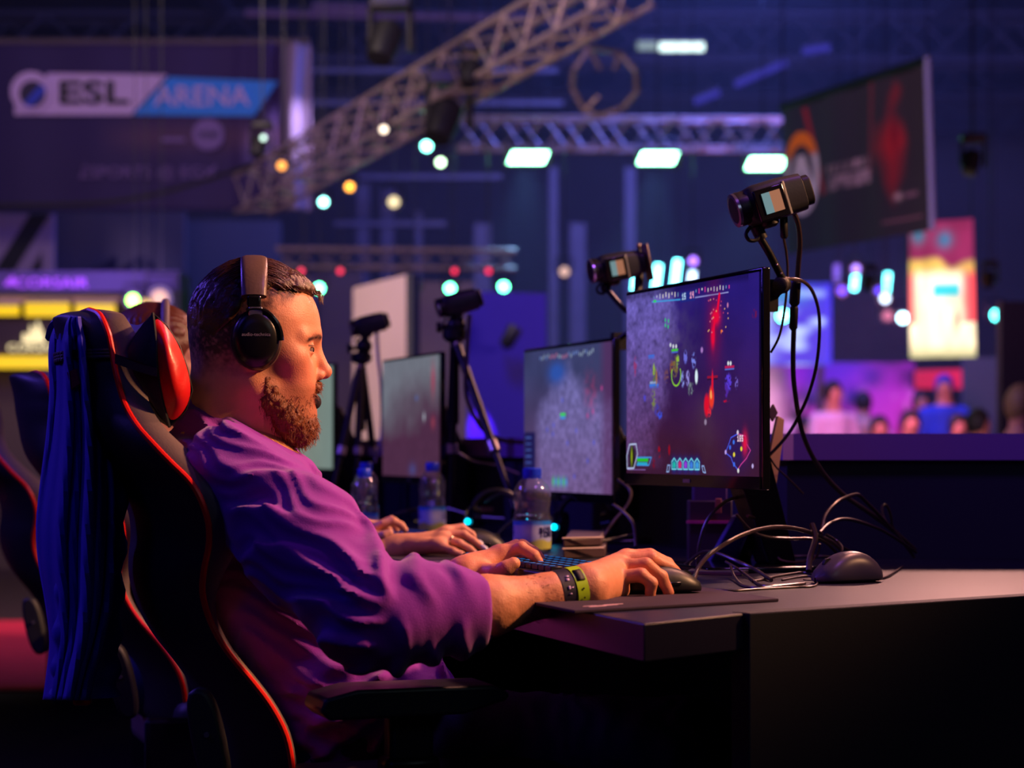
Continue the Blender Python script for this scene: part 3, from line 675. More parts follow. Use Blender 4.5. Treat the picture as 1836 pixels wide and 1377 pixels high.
# ---- haze of the hall
hz = bpy.data.materials.new('stage_haze'); hz.use_nodes = True
nt = hz.node_tree; nt.nodes.remove(nt.nodes['Principled BSDF'])
vs = nt.nodes.new('ShaderNodeVolumeScatter'); vs.inputs['Density'].default_value = 0.007; vs.inputs['Anisotropy'].default_value = 0.2
vs.inputs['Color'].default_value = (.8, .85, 1, 1)
nt.links.new(vs.outputs[0], nt.nodes['Material Output'].inputs['Volume'])
HAZE = True
if HAZE:
    mb = MB().box((2, 25.7, 3.9), (24, 16.6, 7.0)); obj('stage_haze', mb, hz, smooth=False, kind='stuff', label='thin blue haze filling the hall behind the desks', cat='haze')

# ---- crowd in the distance
Mskin_b = mat('crowd_skin', s2l((205, 135, 110)), .5, scale=10); Mhair_b = mat('crowd_hair', (.012, .008, .008), .6, scale=60, bump=.5)
def crowd_person(x, ytop, d, shirt, label, seated=True, hair=Mhair_b, yaw=0.0):
    top = P(x, ytop, d); X = Vector((math.cos(yaw), math.sin(yaw), 0)); Yv = Vector((-math.sin(yaw), math.cos(yaw), 0))
    z = top.z; o = Vector((top.x, d, 0)); L = lambda a, b, c: Vector((o.x, o.y, 0)) + X * a + Yv * b + Vector((0, 0, c))
    r = thing('person', label, 'person', Vector((o.x, o.y, 0)), 'crowd beyond the desks')
    hip = 0.46 if seated else z * .52; sh = z - .30
    kn = [(L(s * .1, -.42, hip), L(s * .1, -.45, .06)) if seated else (L(s * .1, 0, z * .28), L(s * .1, 0, .06)) for s in (-1, 1)]
    def body(p):
        dd = ell(p, L(0, 0, z - .125), (.078, .09, .12)); dd = smin(dd, rc(p, L(0, .01, z - .2), L(0, .02, sh), .055, .065), .03)
        dd = smin(dd, chain(p, [L(0, .01, hip), L(0, .01, (hip + sh) / 2), L(0, .02, sh - .08)], [.125, .125, .14], .05), .05)
        for i, s in enumerate((-1, 1)):
            dd = smin(dd, chain(p, [L(s * .17, 0, sh - .06), L(s * .23, -.03, sh - .32), L(s * .17, -.22, sh - .38)], [.055, .045, .03], .02), .04)
            dd = smin(dd, ell(p, L(s * .16, -.27, sh - .38), (.04, .06, .025)), .02)
            dd = smin(dd, chain(p, [L(s * .1, 0, hip), kn[i][0], kn[i][1]], [.09, .065, .045], .03), .04)
            dd = smin(dd, rc(p, kn[i][1], kn[i][1] + Yv * -.14, .045, .035), .02)
        dd = smin(dd, rc(p, L(0, -.075, z - .12), L(0, -.098, z - .145), .012, .016), .01)
        return dd
    lo = np.array([o.x - .55, o.y - .75, 0]); hi = np.array([o.x + .55, o.y + .5, z + .05])
    body_obj('body', [(body, lo, hi, .026, None)], Mskin_b, r)
    def cloth(p): return np.maximum(np.maximum(body(p) - .018, p[..., 2] - (sh + .02)), (hip - .05) - p[..., 2])
    body_obj('shirt', [(cloth, lo, hi, .028, None)], shirt, r)
    def legs(p): return np.maximum(np.maximum(body(p) - .012, p[..., 2] - (hip + .1)), .10 - p[..., 2])
    body_obj('trousers', [(legs, lo, hi, .03, None)], mat('crowd_trousers', (.015, .016, .03), .8), r)
    def hr(p): return np.maximum(ell(p, L(0, .008, z - .105), (.09, .102, .115)), -(ell(p, L(0, -.11, z - .17), (.09, .085, .11))))
    body_obj('hair', [(hr, np.array([o.x - .15, o.y - .2, z - .26]), np.array([o.x + .15, o.y + .2, z + .05]), .016, None)], hair, r)
cr = lambda n, c: mat(n, s2l(c), .8)
crowd_person(1494, 682, 19.5, cr('white_shirt', (225, 190, 215)), 'standing person with black hair and a pale shirt in the crowd', False, yaw=.4)
crowd_person(1448, 748, 20.6, cr('orange_shirt', (230, 120, 70)), 'seated person in an orange shirt, leftmost in the crowd')
crowd_person(1522, 740, 20.5, cr('teal_shirt', (40, 80, 110)), 'seated person in a teal shirt in the crowd')
crowd_person(1577, 745, 19, cr('maroon_shirt', (110, 30, 60)), 'seated person in a maroon shirt in the crowd')
crowd_person(1633, 735, 18.5, cr('dark_shirt', (40, 25, 45)), 'seated person in a dark shirt in the crowd')
crowd_person(1652, 700, 21, cr('pink_shirt', (220, 60, 110)), 'standing person in a pink shirt below the red sign', False)
crowd_person(1693, 672, 20, cr('blue_jacket', (40, 70, 200)), 'standing person in a blue jacket below the bright light box', False, yaw=-.3, hair=mat('blue_hood', s2l((40, 60, 170)), .8))
crowd_person(1755, 733, 16, cr('cream_shirt', (190, 180, 175)), 'seated person in a cream shirt with short dark hair right in the crowd', yaw=1.2)
crowd_person(1548, 702, 22, cr('peach_shirt', (240, 170, 140)), 'standing person in a peach shirt before the pink backdrop', False, yaw=2.8)
crowd_person(1834, 690, 11.5, cr('grey_shirt', (90, 110, 120)), 'seated person in a grey and white shirt at the right frame edge', yaw=1.0, hair=mat('fair_hair', (.25, .14, .05), .6))
crowd_person(1720, 742, 18, cr('navy_shirt', (30, 30, 60)), 'seated person in a navy shirt beside the blue jacket')
lamp('AREA', P(1560, 560, 17.45), P(1580, 780, 20), 45, (1.0, .30, .75), .8, name='crowd_lamp')
r = thing('bench', 'long dark bench under the seated crowd', 'bench', (2.6 + 1.3, 19.3, 0))
for yy, x0, x1 in ((19.2, 2.4, 4.2),): obj('seat', MB().box(((x0 + x1) / 2, yy, .36), (x1 - x0, 3.6, .05)), Mblk, r); obj('leg', MB().box((x0 + .1, yy, .18), (.06, 3, .34)).box((x1 - .1, yy, .18), (.06, 3, .34)), Mblk, r)
# ================================================================== DESK AND PARTITION
def D(px, py, z=DESK):
    d = (CZ - z) * F / (py - HY); return Vector(((px - CX) * d / F, d, z))
UP = Vector((0, 0, 1))
O = D(1155, 1118); E1 = D(1332, 1100); E2 = D(1836, 1068); EE = (E2 - E1).normalized()
Mdesk = mat('dark_grey_laminate', (.017, .016, .032), .36, scale=6, var=.15, bump=.12, bscale=300)
Mend = mat('charcoal_panel', (.009, .012, .014), .65, scale=60, var=.12, bump=.1, bscale=500)
far = 6.6
C0 = Vector((.5, 3.955, DESK)); Wf = C0 + DD * (far - 1.4); Of = O + DD * far
E3 = E1 + EE * 1.25
desk = thing('gaming_desk', 'long dark grey shared desk running away from the camera', 'desk', (O.x, O.y, 0))
top = [O, E1, E3, Vector((E3.x, 3.955, DESK)), C0, Wf, Of]
top = [Vector((p.x, p.y, DESK - .045)) for p in top]
obj('worktop', MB().prism(top, (0, 0, .045)), Mdesk, desk, bevel=.002)
n = Vector((EE.y, -EE.x, 0))
pn = [E1 + n * .012 , E3 + n * .012, E3 - n * .02, E1 - n * .02]
obj('end_panel', MB().prism([Vector((p.x, p.y, 0.0)) for p in pn], (0, 0, DESK + .001)), Mend, desk, bevel=.0015)
for k, s in enumerate((2.1, 4.2, 6.4)):
    a = O + DD * s + PP * .05; obj('support_panel', MB().prism([Vector((p.x, p.y, 0)) for p in (a, a + PP * .6, a + PP * .6 + DD * .03, a + DD * .03)], (0, 0, DESK - .045)), Mend, desk)
obj('cable_grommet', MB().lathe(D(1475, 1040) + Vector((0, 0, .0005)), [(0, .03), (.001, .03)], (0, 0, 1), 20), Mrub, desk)
Mpart = mat('navy_partition', (.020, .018, .060), .7, scale=4)
Mledge = mat('lilac_ledge', (.30, .13, .60), .45, scale=3, var=.1)
pr = thing('desk_partition', 'low dark partition with lilac top ledge behind the desk', 'partition', (.5, 3.97, 0))
zt, zl = .978, .930
def wallseg(a, b, t, z0, z1, off=0.0):
    a = Vector((a.x, a.y, 0)); b = Vector((b.x, b.y, 0)); n = Vector((-(b - a).y, (b - a).x, 0)).normalized()
    if n.y < 0: n = -n
    q = [a - n * off, b - n * off, b + n * t, a + n * t]
    return MB().prism([p + Vector((0, 0, z0)) for p in q], (0, 0, z1 - z0))
Rr = Vector((2.4, 3.96, 0))
obj('panel', wallseg(C0, Rr, .05, 0, zl), Mpart, pr, smooth=False); obj('panel', wallseg(C0 + PP * .004, Wf + PP * .004, .05, 0, zl), Mpart, pr, smooth=False)
obj('ledge', wallseg(C0, Rr, .08, zl, zt, .018), Mledge, pr, smooth=False); obj('ledge', wallseg(C0 - DD * .02, Wf, .08, zl, zt, .018), Mledge, pr, smooth=False)

# ================================================================== MONITORS
def stroke(img, U, V, pts, w, c, asp=1.69):
    for (x0, y0), (x1, y1) in zip(pts[:-1], pts[1:]):
        ax, ay, bx, by = x0 * asp, y0, x1 * asp, y1; px, py = U * asp - ax, V - ay; dx, dy = bx - ax, by - ay
        h = np.clip((px * dx + py * dy) / (dx * dx + dy * dy + 1e-9), 0, 1); d = np.hypot(px - h * dx, py - h * dy)
        img = over(img, c, np.clip((w - d) / .002 + .5, 0, 1))
    return img
ZL, ZR = 3.835, 3.31
def scr(cx, cy):
    t = (cx - 132) / (860 - 132); yt = 243 - 150 * t; yb = 1238 + 10 * t
    return t * ZL / (ZR * (1 - t) + t * ZL), (yb - cy) / (yb - yt)
DIG = {'0': '111101101101111', '1': '010110010010111', '2': '111001111100111', '3': '111001111001111', '4': '101101111001001', '5': '111100111001111', '6': '111100111101111', '9': '111101111001111'}
def digits(img, U, V, s, x, y, h, c):
    for k, ch in enumerate(s):
        for i, b in enumerate(DIG[ch]):
            if b == '1':
                u0 = x + (k * 3.9 + i % 3) * h / 5 * .6; v0 = y - (i // 3) * h / 5
                img = over(img, c, rect(U, V, u0, u0 + h / 5 * .62, v0 - h / 5, v0 + .001, .001))
    return img
def paint_near(U, V):
    base = lerpc(s2l((60, 24, 52)), s2l((40, 26, 118)), np.clip(V * 1.25 - .2 + (U - .5) * .2, 0, 1))
    n1 = fbm2(U, V, 5, 4, 3); n2 = fbm2(U, V, 60, 45, 8, 3); n3 = fbm2(U, V, 22, 16, 5, 3)
    img = base * (1 + .35 * n1)[..., None]
    edge = np.clip((.40 + .07 * n1 + .03 * n3 - U) / .10, 0, 1) * np.clip((V - .02) / .1, 0, 1)
    hole = blob(U, V, .36, .18, .16, .20)
    fuzz = lerpc(s2l((96, 62, 116)), s2l((104, 92, 178)), np.clip(V * 1.4 - .3, 0, 1)) * (1 + .50 * n2 + .35 * n3)[..., None]
    img = over(img, (0, 0, 0), edge * 0) * (1 - (edge * (1 - np.clip(hole * 1.3, 0, 1)))[..., None]) + np.clip(fuzz, 0, 2) * (edge * (1 - np.clip(hole * 1.3, 0, 1)))[..., None]
    img = over(img, s2l((86, 74, 110)), np.clip(blob(U, V, .42, .72, .12, .16) * (.5 + n3) * .6, 0, 1))
    img = over(img, s2l((84, 58, 72)), np.clip(blob(U, V, .62, .18, .07, .25) * (.5 + n1) * .7, 0, 1))
    img = over(img, s2l((10, 8, 40)), np.clip((V - .955) / .03, 0, 1) * (U < .93) * .5)
    # score bar
    a = scr(272, 275); b = scr(430, 258); c = scr(500, 247); d = scr(690, 212)
    img = stroke(img, U, V, [a, b], .0035, s2l((60, 160, 230))); img = stroke(img, U, V, [c, d], .003, s2l((150, 150, 220)))
    rs = random.Random(4)
    for i in range(26):
        cx = 280 + i * 16.5
        if 425 < cx < 505: continue
        x, y = scr(cx, 248 - (cx - 280) * .165 - rs.uniform(-6, 8)); s = rs.uniform(.006, .014)
        img = over(img, s2l(rs.choice([(200, 200, 230), (150, 140, 200), (230, 220, 220), (110, 150, 190), (220, 60, 160)])), rect(U, V, x, x + .006, y - s, y + s, .002))
    x, y = scr(285, 271); img = over(img, s2l((40, 220, 80)), rect(U, V, x - .008, x + .014, y - .006, y + .006))
    x, y = scr(432, 243); img = over(img, s2l((30, 40, 130)), rect(U, V, x - .006, x + .105, y - .03, y + .022)); img = digits(img, U, V, '15', x + .006, y + .016, .034, s2l((190, 220, 250))); img = digits(img, U, V, '14', x + .066, y + .018, .034, s2l((240, 160, 200)))
    # red beam
    R = s2l((235, 10, 60))
    img = over(img, s2l((120, 10, 60)), np.clip(blob(U, V, *scr(612, 400), .05, .2) * .7, 0, 1))
    img = stroke(img, U, V, [scr(641, 228), scr(632, 310)], .012, R); img = stroke(img, U, V, [scr(632, 300), scr(612, 400), scr(607, 490)], .010, R)
    img = over(img, R, np.clip(blob(U, V, *scr(622, 352), .025, .035) * 1.6, 0, 1)); img = over(img, R, np.clip(blob(U, V, *scr(606, 460), .012, .05) * 1.6, 0, 1))
    n4 = np.clip(.55 + 1.5 * noise2(U, V, 150, 95, 31) + .8 * noise2(U, V, 70, 50, 37), 0, 1.6)
    def bl(cx, cy, sx, sy, c, a=1.4):
        nonlocal img; x, y = scr(cx, cy); k = n4 if sx > .0085 and a < 1.7 else 1.0; img = over(img, s2l(c), np.clip(np.clip(blob(U, V, x, y, sx, sy) * 1.8 - .25, 0, 1) * a * k, 0, 1))
    for (cx, cy) in ((345, 375), (362, 380), (345, 405), (360, 412)): bl(cx, cy, .005, .010, (50, 190, 130))
    for k in range(26): bl(570 + rs.random() * 120, 250 + rs.random() * 190, .003, .004, rs.choice([(230, 120, 150), (240, 180, 120), (200, 60, 110)]), 1.2)
    bl(653, 425, .009, .016, (250, 120, 40)); bl(687, 285, .005, .012, (200, 120, 170)); bl(545, 540, .008, .014, (170, 120, 200))
    # unit health bars
    def bar(cx, cy, w, c, c2=None):
        nonlocal img; x, y = scr(cx, cy); img = over(img, s2l(c), rect(U, V, x - w / 2, x + w / 2, y - .006, y + .006)); img = over(img, s2l(c2 or c), rect(U, V, x - w / 2, x + w / 2, y - .014, y - .009))
    bar(268, 578, .05, (60, 110, 220)); bar(396, 543, .05, (70, 200, 60), (80, 120, 230)); bar(697, 632, .065, (190, 30, 90), (90, 120, 230)); bar(603, 690, .075, (150, 20, 50), (30, 10, 30)); bar(282, 742, .075, (50, 120, 230), (50, 100, 220)); bar(280, 727, .06, (150, 170, 210), (60, 120, 230))
    for cx, cy in ((373, 515), (388, 522), (404, 522), (690, 612), (703, 612)): bl(cx, cy, .006, .010, (220, 225, 235))
    # units
    bl(285, 690, .016, .06, (90, 110, 60)); bl(283, 655, .009, .03, (150, 180, 60)); bl(296, 700, .006, .04, (160, 110, 70)); bl(280, 820, .016, .05, (120, 130, 70)); bl(300, 880, .020, .03, (70, 60, 160)); bl(315, 910, .02, .018, (60, 80, 220)); bl(232, 815, .01, .02, (80, 70, 200))
    bl(398, 640, .02, .05, (120, 100, 60)); bl(412, 605, .010, .03, (150, 190, 60)); bl(378, 640, .013, .03, (130, 80, 60)); bl(352, 690, .02, .03, (110, 70, 90)); bl(455, 580, .012, .03, (110, 110, 220)); bl(500, 600, .014, .035, (120, 130, 230)); bl(515, 690, .009, .032, (225, 245, 255), 1.8); bl(440, 705, .012, .035, (140, 150, 235)); bl(468, 700, .012, .035, (150, 140, 225)); bl(485, 760, .02, .03, (110, 120, 130))
    x, y = scr(404, 682); r_ = np.sqrt(((U - x) / .036) ** 2 + ((V - y) / .058) ** 2); img = over(img, s2l((150, 220, 40)), np.clip((.09 - np.abs(r_ - 1)) / .05, 0, 1) * (V < y + .03))
    bl(598, 805, .016, .05, (240, 60, 40), 1.8); bl(596, 790, .007, .02, (255, 170, 90), 1.6); bl(572, 850, .017, .05, (225, 15, 45), 1.7); bl(603, 730, .006, .06, (225, 20, 50), 1.6); bl(585, 890, .012, .02, (230, 40, 60)); bl(565, 945, .008, .014, (150, 130, 160))
    bl(690, 720, .020, .04, (90, 60, 220)); bl(735, 722, .010, .026, (110, 90, 190)); bl(680, 765, .010, .03, (80, 40, 160)); bl(680, 825, .018, .006, (190, 10, 50))
    bl(310, 1120, .010, .03, (150, 10, 30)); bl(366, 1105, .007, .025, (150, 10, 30)); bl(835, 330, .016, .02, (110, 20, 70), .8); bl(282, 1180, .012, .03, (120, 10, 30), .8); bl(180, 640, .012, .05, (160, 50, 100), .8)
    # portrait, ability bar, map
    WH = s2l((190, 205, 245))
    img = over(img, s2l((12, 12, 10)), rect(U, V, *[v for p in zip(scr(142, 1215), scr(182, 1085)) for v in p], .004) * 0)
    q = [scr(148, 1078), scr(184, 1074), scr(192, 1130), scr(172, 1210), scr(136, 1212), scr(134, 1140), scr(148, 1078)]
    img = over(img, s2l((16, 14, 12)), np.clip(blob(U, V, *scr(162, 1145), .022, .055) * 2, 0, 1)); img = over(img, s2l((150, 170, 30)), np.clip(blob(U, V, *scr(160, 1145), .006, .045) * 1.2, 0, 1))
    img = stroke(img, U, V, q, .004, WH)
    img = over(img, s2l((40, 190, 40)), rect(U, V, scr(190, 0)[0], scr(250, 0)[0], scr(0, 1172)[1], scr(0, 1155)[1] , .003)); img = over(img, s2l((30, 170, 200)), rect(U, V, scr(190, 0)[0], scr(246, 0)[0], scr(0, 1190)[1], scr(0, 1176)[1], .003))
    img = stroke(img, U, V, [scr(190, 1150), scr(268, 1148), scr(254, 1192), scr(188, 1192)], .0035, s2l((60, 150, 230))); img = stroke(img, U, V, [scr(140, 1218), scr(235, 1218)], .002, s2l((150, 110, 190)))
    for k, c in enumerate(((30, 190, 170), (220, 40, 110), (150, 60, 220), (60, 130, 230), (60, 160, 230))):
        cx = 393 + k * 31.5; h = [scr(cx, 1150), scr(cx + 13, 1170), scr(cx + 12, 1212), scr(cx - 12, 1212), scr(cx - 13, 1170), scr(cx, 1150)]
        img = over(img, s2l((20, 40, 130)), np.clip(blob(U, V, *scr(cx, 1188), .02, .035) * 1.6, 0, 1)); img = over(img, s2l(c), np.clip(blob(U, V, *scr(cx, 1188), .009, .016) * 2, 0, 1)); img = stroke(img, U, V, h, .0035, s2l((120, 220, 240)))
    for q in ([scr(352, 1228), scr(358, 1190), scr(370, 1190), scr(364, 1226), scr(352, 1228)], [scr(545, 1192), scr(556, 1192), scr(566, 1230), scr(552, 1226), scr(545, 1192)]): img = stroke(img, U, V, q, .003, s2l((150, 180, 240)))
    q = [scr(*t) for t in ((742, 1008), (785, 1020), (792, 1065), (812, 1100), (790, 1145), (760, 1180), (742, 1210), (715, 1170), (705, 1140), (675, 1115), (690, 1075), (705, 1030), (742, 1008))]
    img = over(img, s2l((36, 22, 90)), np.clip(blob(U, V, *scr(745, 1105), .08, .09) * 1.3, 0, 1) * .8)
    img = stroke(img, U, V, q[6:], .003, s2l((70, 90, 240))); img = stroke(img, U, V, q[:7], .003, s2l((200, 60, 150)))
    img = over(img, s2l((225, 20, 70)), np.clip(blob(U, V, *scr(782, 1060), .016, .05) * 1.1, 0, 1)); img = digits(img, U, V, '165', scr(740, 0)[0], scr(0, 1040)[1], .03, s2l((240, 200, 220)))
    for cx, cy, c in ((762, 1092, (240, 220, 60)), (722, 1125, (240, 220, 60)), (745, 1215, (220, 220, 220)), (742, 1000, (220, 200, 230)), (700, 1085, (60, 110, 240)), (722, 1180, (60, 110, 240)), (824, 1188, (190, 170, 230)), (720, 1055, (60, 120, 240)), (676, 1112, (190, 160, 240))): bl(cx, cy, .006, .010, c, 1.8)
    return np.clip(img, 0, 3)
def paint_second(U, V):
    n1 = fbm2(U, V, 5, 4, 13); n2 = fbm2(U, V, 40, 30, 18, 3)
    img = lerpc(s2l((92, 62, 104)), s2l((58, 62, 104)), np.clip(V * 1.3 - .1, 0, 1)) * (1 + .3 * n1)[..., None]
    k = np.clip((.86 - V + .2 * n1 - np.abs(U - .55) * .5) / .2, 0, 1) * np.clip((U - .12) / .1, 0, 1) * .8
    img = img * (1 - k[..., None]) + lerpc(s2l((120, 96, 150)), s2l((120, 120, 190)), V) * (1 + .5 * n2)[..., None] * k[..., None]
    img = over(img, s2l((90, 40, 90)), np.clip((U - .86) / .08, 0, 1) * .6)
    img = over(img, s2l((40, 90, 190)), np.clip(blob(U, V, .40, .83, .09, .07) * 1.3, 0, 1) * .7)
    img = over(img, s2l((30, 26, 80)), rect(U, V, .0, .14, .12, .42, .02)); img = over(img, s2l((160, 60, 110)), np.clip(blob(U, V, .78, .66, .06, .12) * (.5 + n2), 0, 1) * .7)
    rs = random.Random(9)
    for i in range(26):
        x = .2 + i * .024; y = .945 + rs.uniform(-.012, .012); img = over(img, s2l(rs.choice([(170, 190, 210), (120, 150, 220), (200, 120, 150)])), rect(U, V, x, x + .008, y - .012, y + .012, .004))
    img = over(img, s2l((50, 220, 90)), rect(U, V, .44, .50, .525, .545, .004)); img = over(img, s2l((60, 150, 240)), rect(U, V, .44, .50, .505, .52, .004))
    for k in range(6): img = over(img, s2l([(60, 200, 130), (70, 150, 220)][k % 2]), blob(U, V, .36 + k * .03, .07, .012, .03)); 
    for k in range(6): img = over(img, s2l((70, 90, 170)), rect(U, V, .02, .09, .15 + k * .045, .16 + k * .045, .004))
    for k in range(12): img = over(img, s2l(rs.choice([(80, 90, 220), (60, 170, 120), (200, 70, 150)])), blob(U, V, rs.uniform(.25, .9), rs.uniform(.1, .7), .008, .015))
    return np.clip(img, 0, 3)
def paint_third(U, V):
    n1 = fbm2(U, V, 4, 3, 23); img = lerpc(s2l((78, 44, 70)), s2l((112, 116, 128)), np.clip((V - .35) * 2.2 + n1 * .4 + (.4 - U) * .6, 0, 1))
    img = over(img, s2l((170, 60, 90)), np.clip(blob(U, V, .90, .8, .03, .12) * 1.2, 0, 1) * .7); img = over(img, s2l((150, 60, 80)), np.clip(blob(U, V, .90, .45, .03, .05) * 1.2, 0, 1) * .7)
    img = over(img, s2l((200, 210, 225)), np.clip(blob(U, V, .75, .50, .008, .03) * 1.4, 0, 1)); img = over(img, s2l((70, 110, 190)), np.clip(blob(U, V, .62, .66, .02, .02), 0, 1) * .6)
    img = over(img, s2l((70, 80, 150)), np.clip(blob(U, V, .55, .06, .06, .05), 0, 1) * .6)
    return img * (1 + .12 * fbm2(U, V, 20, 15, 3))[..., None]
def paint_fourth(U, V): return lerpc(s2l((128, 134, 122)), s2l((120, 138, 132)), U) * (1 + .10 * fbm2(U, V, 6, 4, 33))[..., None]
Mscr = bpy.data.materials.new('game_screen'); Mscr.use_nodes = True
nt = Mscr.node_tree; b = nt.nodes['Principled BSDF']; at = nt.nodes.new('ShaderNodeAttribute'); at.attribute_name = 'Col'
nt.links.new(at.outputs['Color'], b.inputs['Emission Color']); b.inputs['Emission Strength'].default_value = .92; b.inputs['Base Color'].default_value = (.005, .005, .006, 1); b.inputs['Roughness'].default_value = .25
Mbez = mat('monitor_gloss_black', (.007, .007, .008), .10, coat=.6, var=.1)
def monitor(R, z0, w, h, paint, nu, nv, label, lean=0.0, stand=.18):
    """R = bottom corner nearest the lens (x, y)"""
    B = Vector((R[0], R[1], z0)); X = -DD; N = -PP     # X towards the lens, N towards the player
    c = B + DD * w / 2
    r = thing('monitor', label, 'monitor', Vector((c.x, c.y, DESK)) + PP * stand, 'row of gaming monitors')
    ax = (X, N, UP); ctr = c + UP * h / 2
    obj('frame', MB().box(ctr + PP * .008, (w, .014, h), ax), Mbez, r, bevel=.0025)
    obj('rear_housing', MB().box(ctr + PP * .024, (w * .66, .022, h * .6), ax), Mblk, r, bevel=.010)
    ub = .020
    bl = B + DD * (w - .006) + UP * ub - PP * .0005; br = B + DD * .008 + UP * ub - PP * .0005
    tl, tr = bl + UP * (h - ub - .007), br + UP * (h - ub - .007)
    sheet('screen', (bl, br, tr, tl), nu, nv, paint, Mscr, r, None, 0.0)
    obj('bezel', MB().box(B + DD * w / 2 + UP * .010 - PP * .001, (w - .004, .004, .018), ax), Mbez, r)
    obj('logo', MB().box(B + DD * w * .5 + UP * .010 - PP * .0035, (.03, .001, .006), ax), mat('dull_silver', (.4, .4, .4), .35, .8), r)
    a = c + PP * .05 + UP * h * .45; f = Vector((c.x, c.y, DESK)) + PP * stand
    obj('stand_neck', MB().prism([a - DD * .03 + UP * .06, a - DD * .03 - UP * .06, f - DD * .035 + UP * .01 + PP * .0, f - DD * .035 + UP * .01 + PP * .05, a - DD * .03 + UP * .06 + PP * .04], DD * .06), Mblkm, r, bevel=.004)
    obj('stand_base', MB().prism([f + PP * .07 - DD * .12 + UP * .0, f + PP * .07 + DD * .12, f - PP * .14 + DD * .10, f - PP * .14 - DD * .10], (0, 0, .010)), Mblkg, r, bevel=.003)
    return r
monitor((.3800, 3.31), .8875, .565, .340, paint_near, 560, 340, 'nearest monitor showing a game fight with a red beam', stand=.13)
monitor((.2035, 4.37), .838, .560, .336, paint_second, 240, 150, 'second monitor from the camera with a blue grey game scene')
monitor((-.18, 5.46), .858, .560, .337, paint_third, 120, 80, 'third monitor from the camera, grey screen with dark lower half, behind the tripod')
monitor((-.535, 6.5), .870, .560, .337, paint_fourth, 60, 40, 'farthest monitor with a plain pale grey green screen beside the beard')
# slanted stand back of the nearest monitor, warm light on it painted as tan
Mwarmlit = mat('warm_lit_stand_back', (.52, .30, .16), .5, scale=8)
a = [P(1384, 745, 3.72), P(1396, 752, 3.72), P(1392, 800, 3.72), P(1380, 880, 3.70), P(1368, 950, 3.66), P(1352, 985, 3.62), P(1350, 950, 3.62), P(1362, 880, 3.68), P(1372, 800, 3.7)]
r = thing('stand_upright', 'slanted stand post painted with warm light at the right rear of the nearest monitor', 'stand', Vector((P(1350, 950, 3.62).x, 3.62, DESK)))
a = [v + Vector((.010, 0, 0)) for v in a]
obj('post', MB().prism(a, (.0, .03, 0)), Mwarmlit, r, bevel=.002)
obj('foot', MB().prism([P(1352, 985, 3.62), P(1350, 940, 3.62), P(1330, 985, 3.60), D(1322, 1012) + UP * .002, D(1344, 1012) + UP * .002], (0, .03, 0)), Mblkm, r)
obj('cap', MB().prism([P(1377, 740, 3.70), P(1387, 724, 3.70), P(1395, 740, 3.70), P(1386, 756, 3.70)], (0, .02, 0)), Mwarmlit, r, bevel=.001)
Mbluep = mat('blue_stand_paint', (.06, .05, .42), .5)
r = thing('stand_wedge', 'blue wedge shaped stand foot under the nearest monitor', 'stand', D(1300, 1014))
obj('wedge', MB().prism([D(1268, 1015), D(1330, 1014), P(1350, 925, 3.64), P(1318, 925, 3.64)], (0, .05, 0)), Mbluep, r, bevel=.003)
obj('base_plate', MB().prism([D(1232, 1030), D(1330, 1033), D(1372, 1016), D(1262, 1012)], (0, 0, .006)), mat('grey_steel_plate', (.18, .17, .2), .3, .7), r, bevel=.001)
r = thing('small_box', 'small dark upright box with painted purple light behind the nearest monitor', 'box', Vector((P(1275, 0, 3.85).x, 3.9, DESK)))
obj('carton', MB().box(P(1272, 948, 3.9) - UP * .006, (.078, .05, .115)), mat('purple_lit_dark_card', (.035, .015, .06), .5), r, bevel=.003)  # violet and magenta tints here stand for purple light falling on the box
obj('lid', MB().box(P(1272, 899, 3.9) + UP * .012, (.06, .045, .06)), mat('purple_lit_card', (.08, .03, .2), .5), r, bevel=.003)
obj('edge_strip', MB().box(P(1272, 936, 3.87) , (.082, .01, .005)), mat('purple_lit_strip', (.55, .05, .4), .4), r)
obj('tag', MB().box(P(1288, 915, 3.86) + UP * .008, (.011, .006, .026)), mat('brown_tag', (.35, .10, .10), .5), r, bevel=.001)

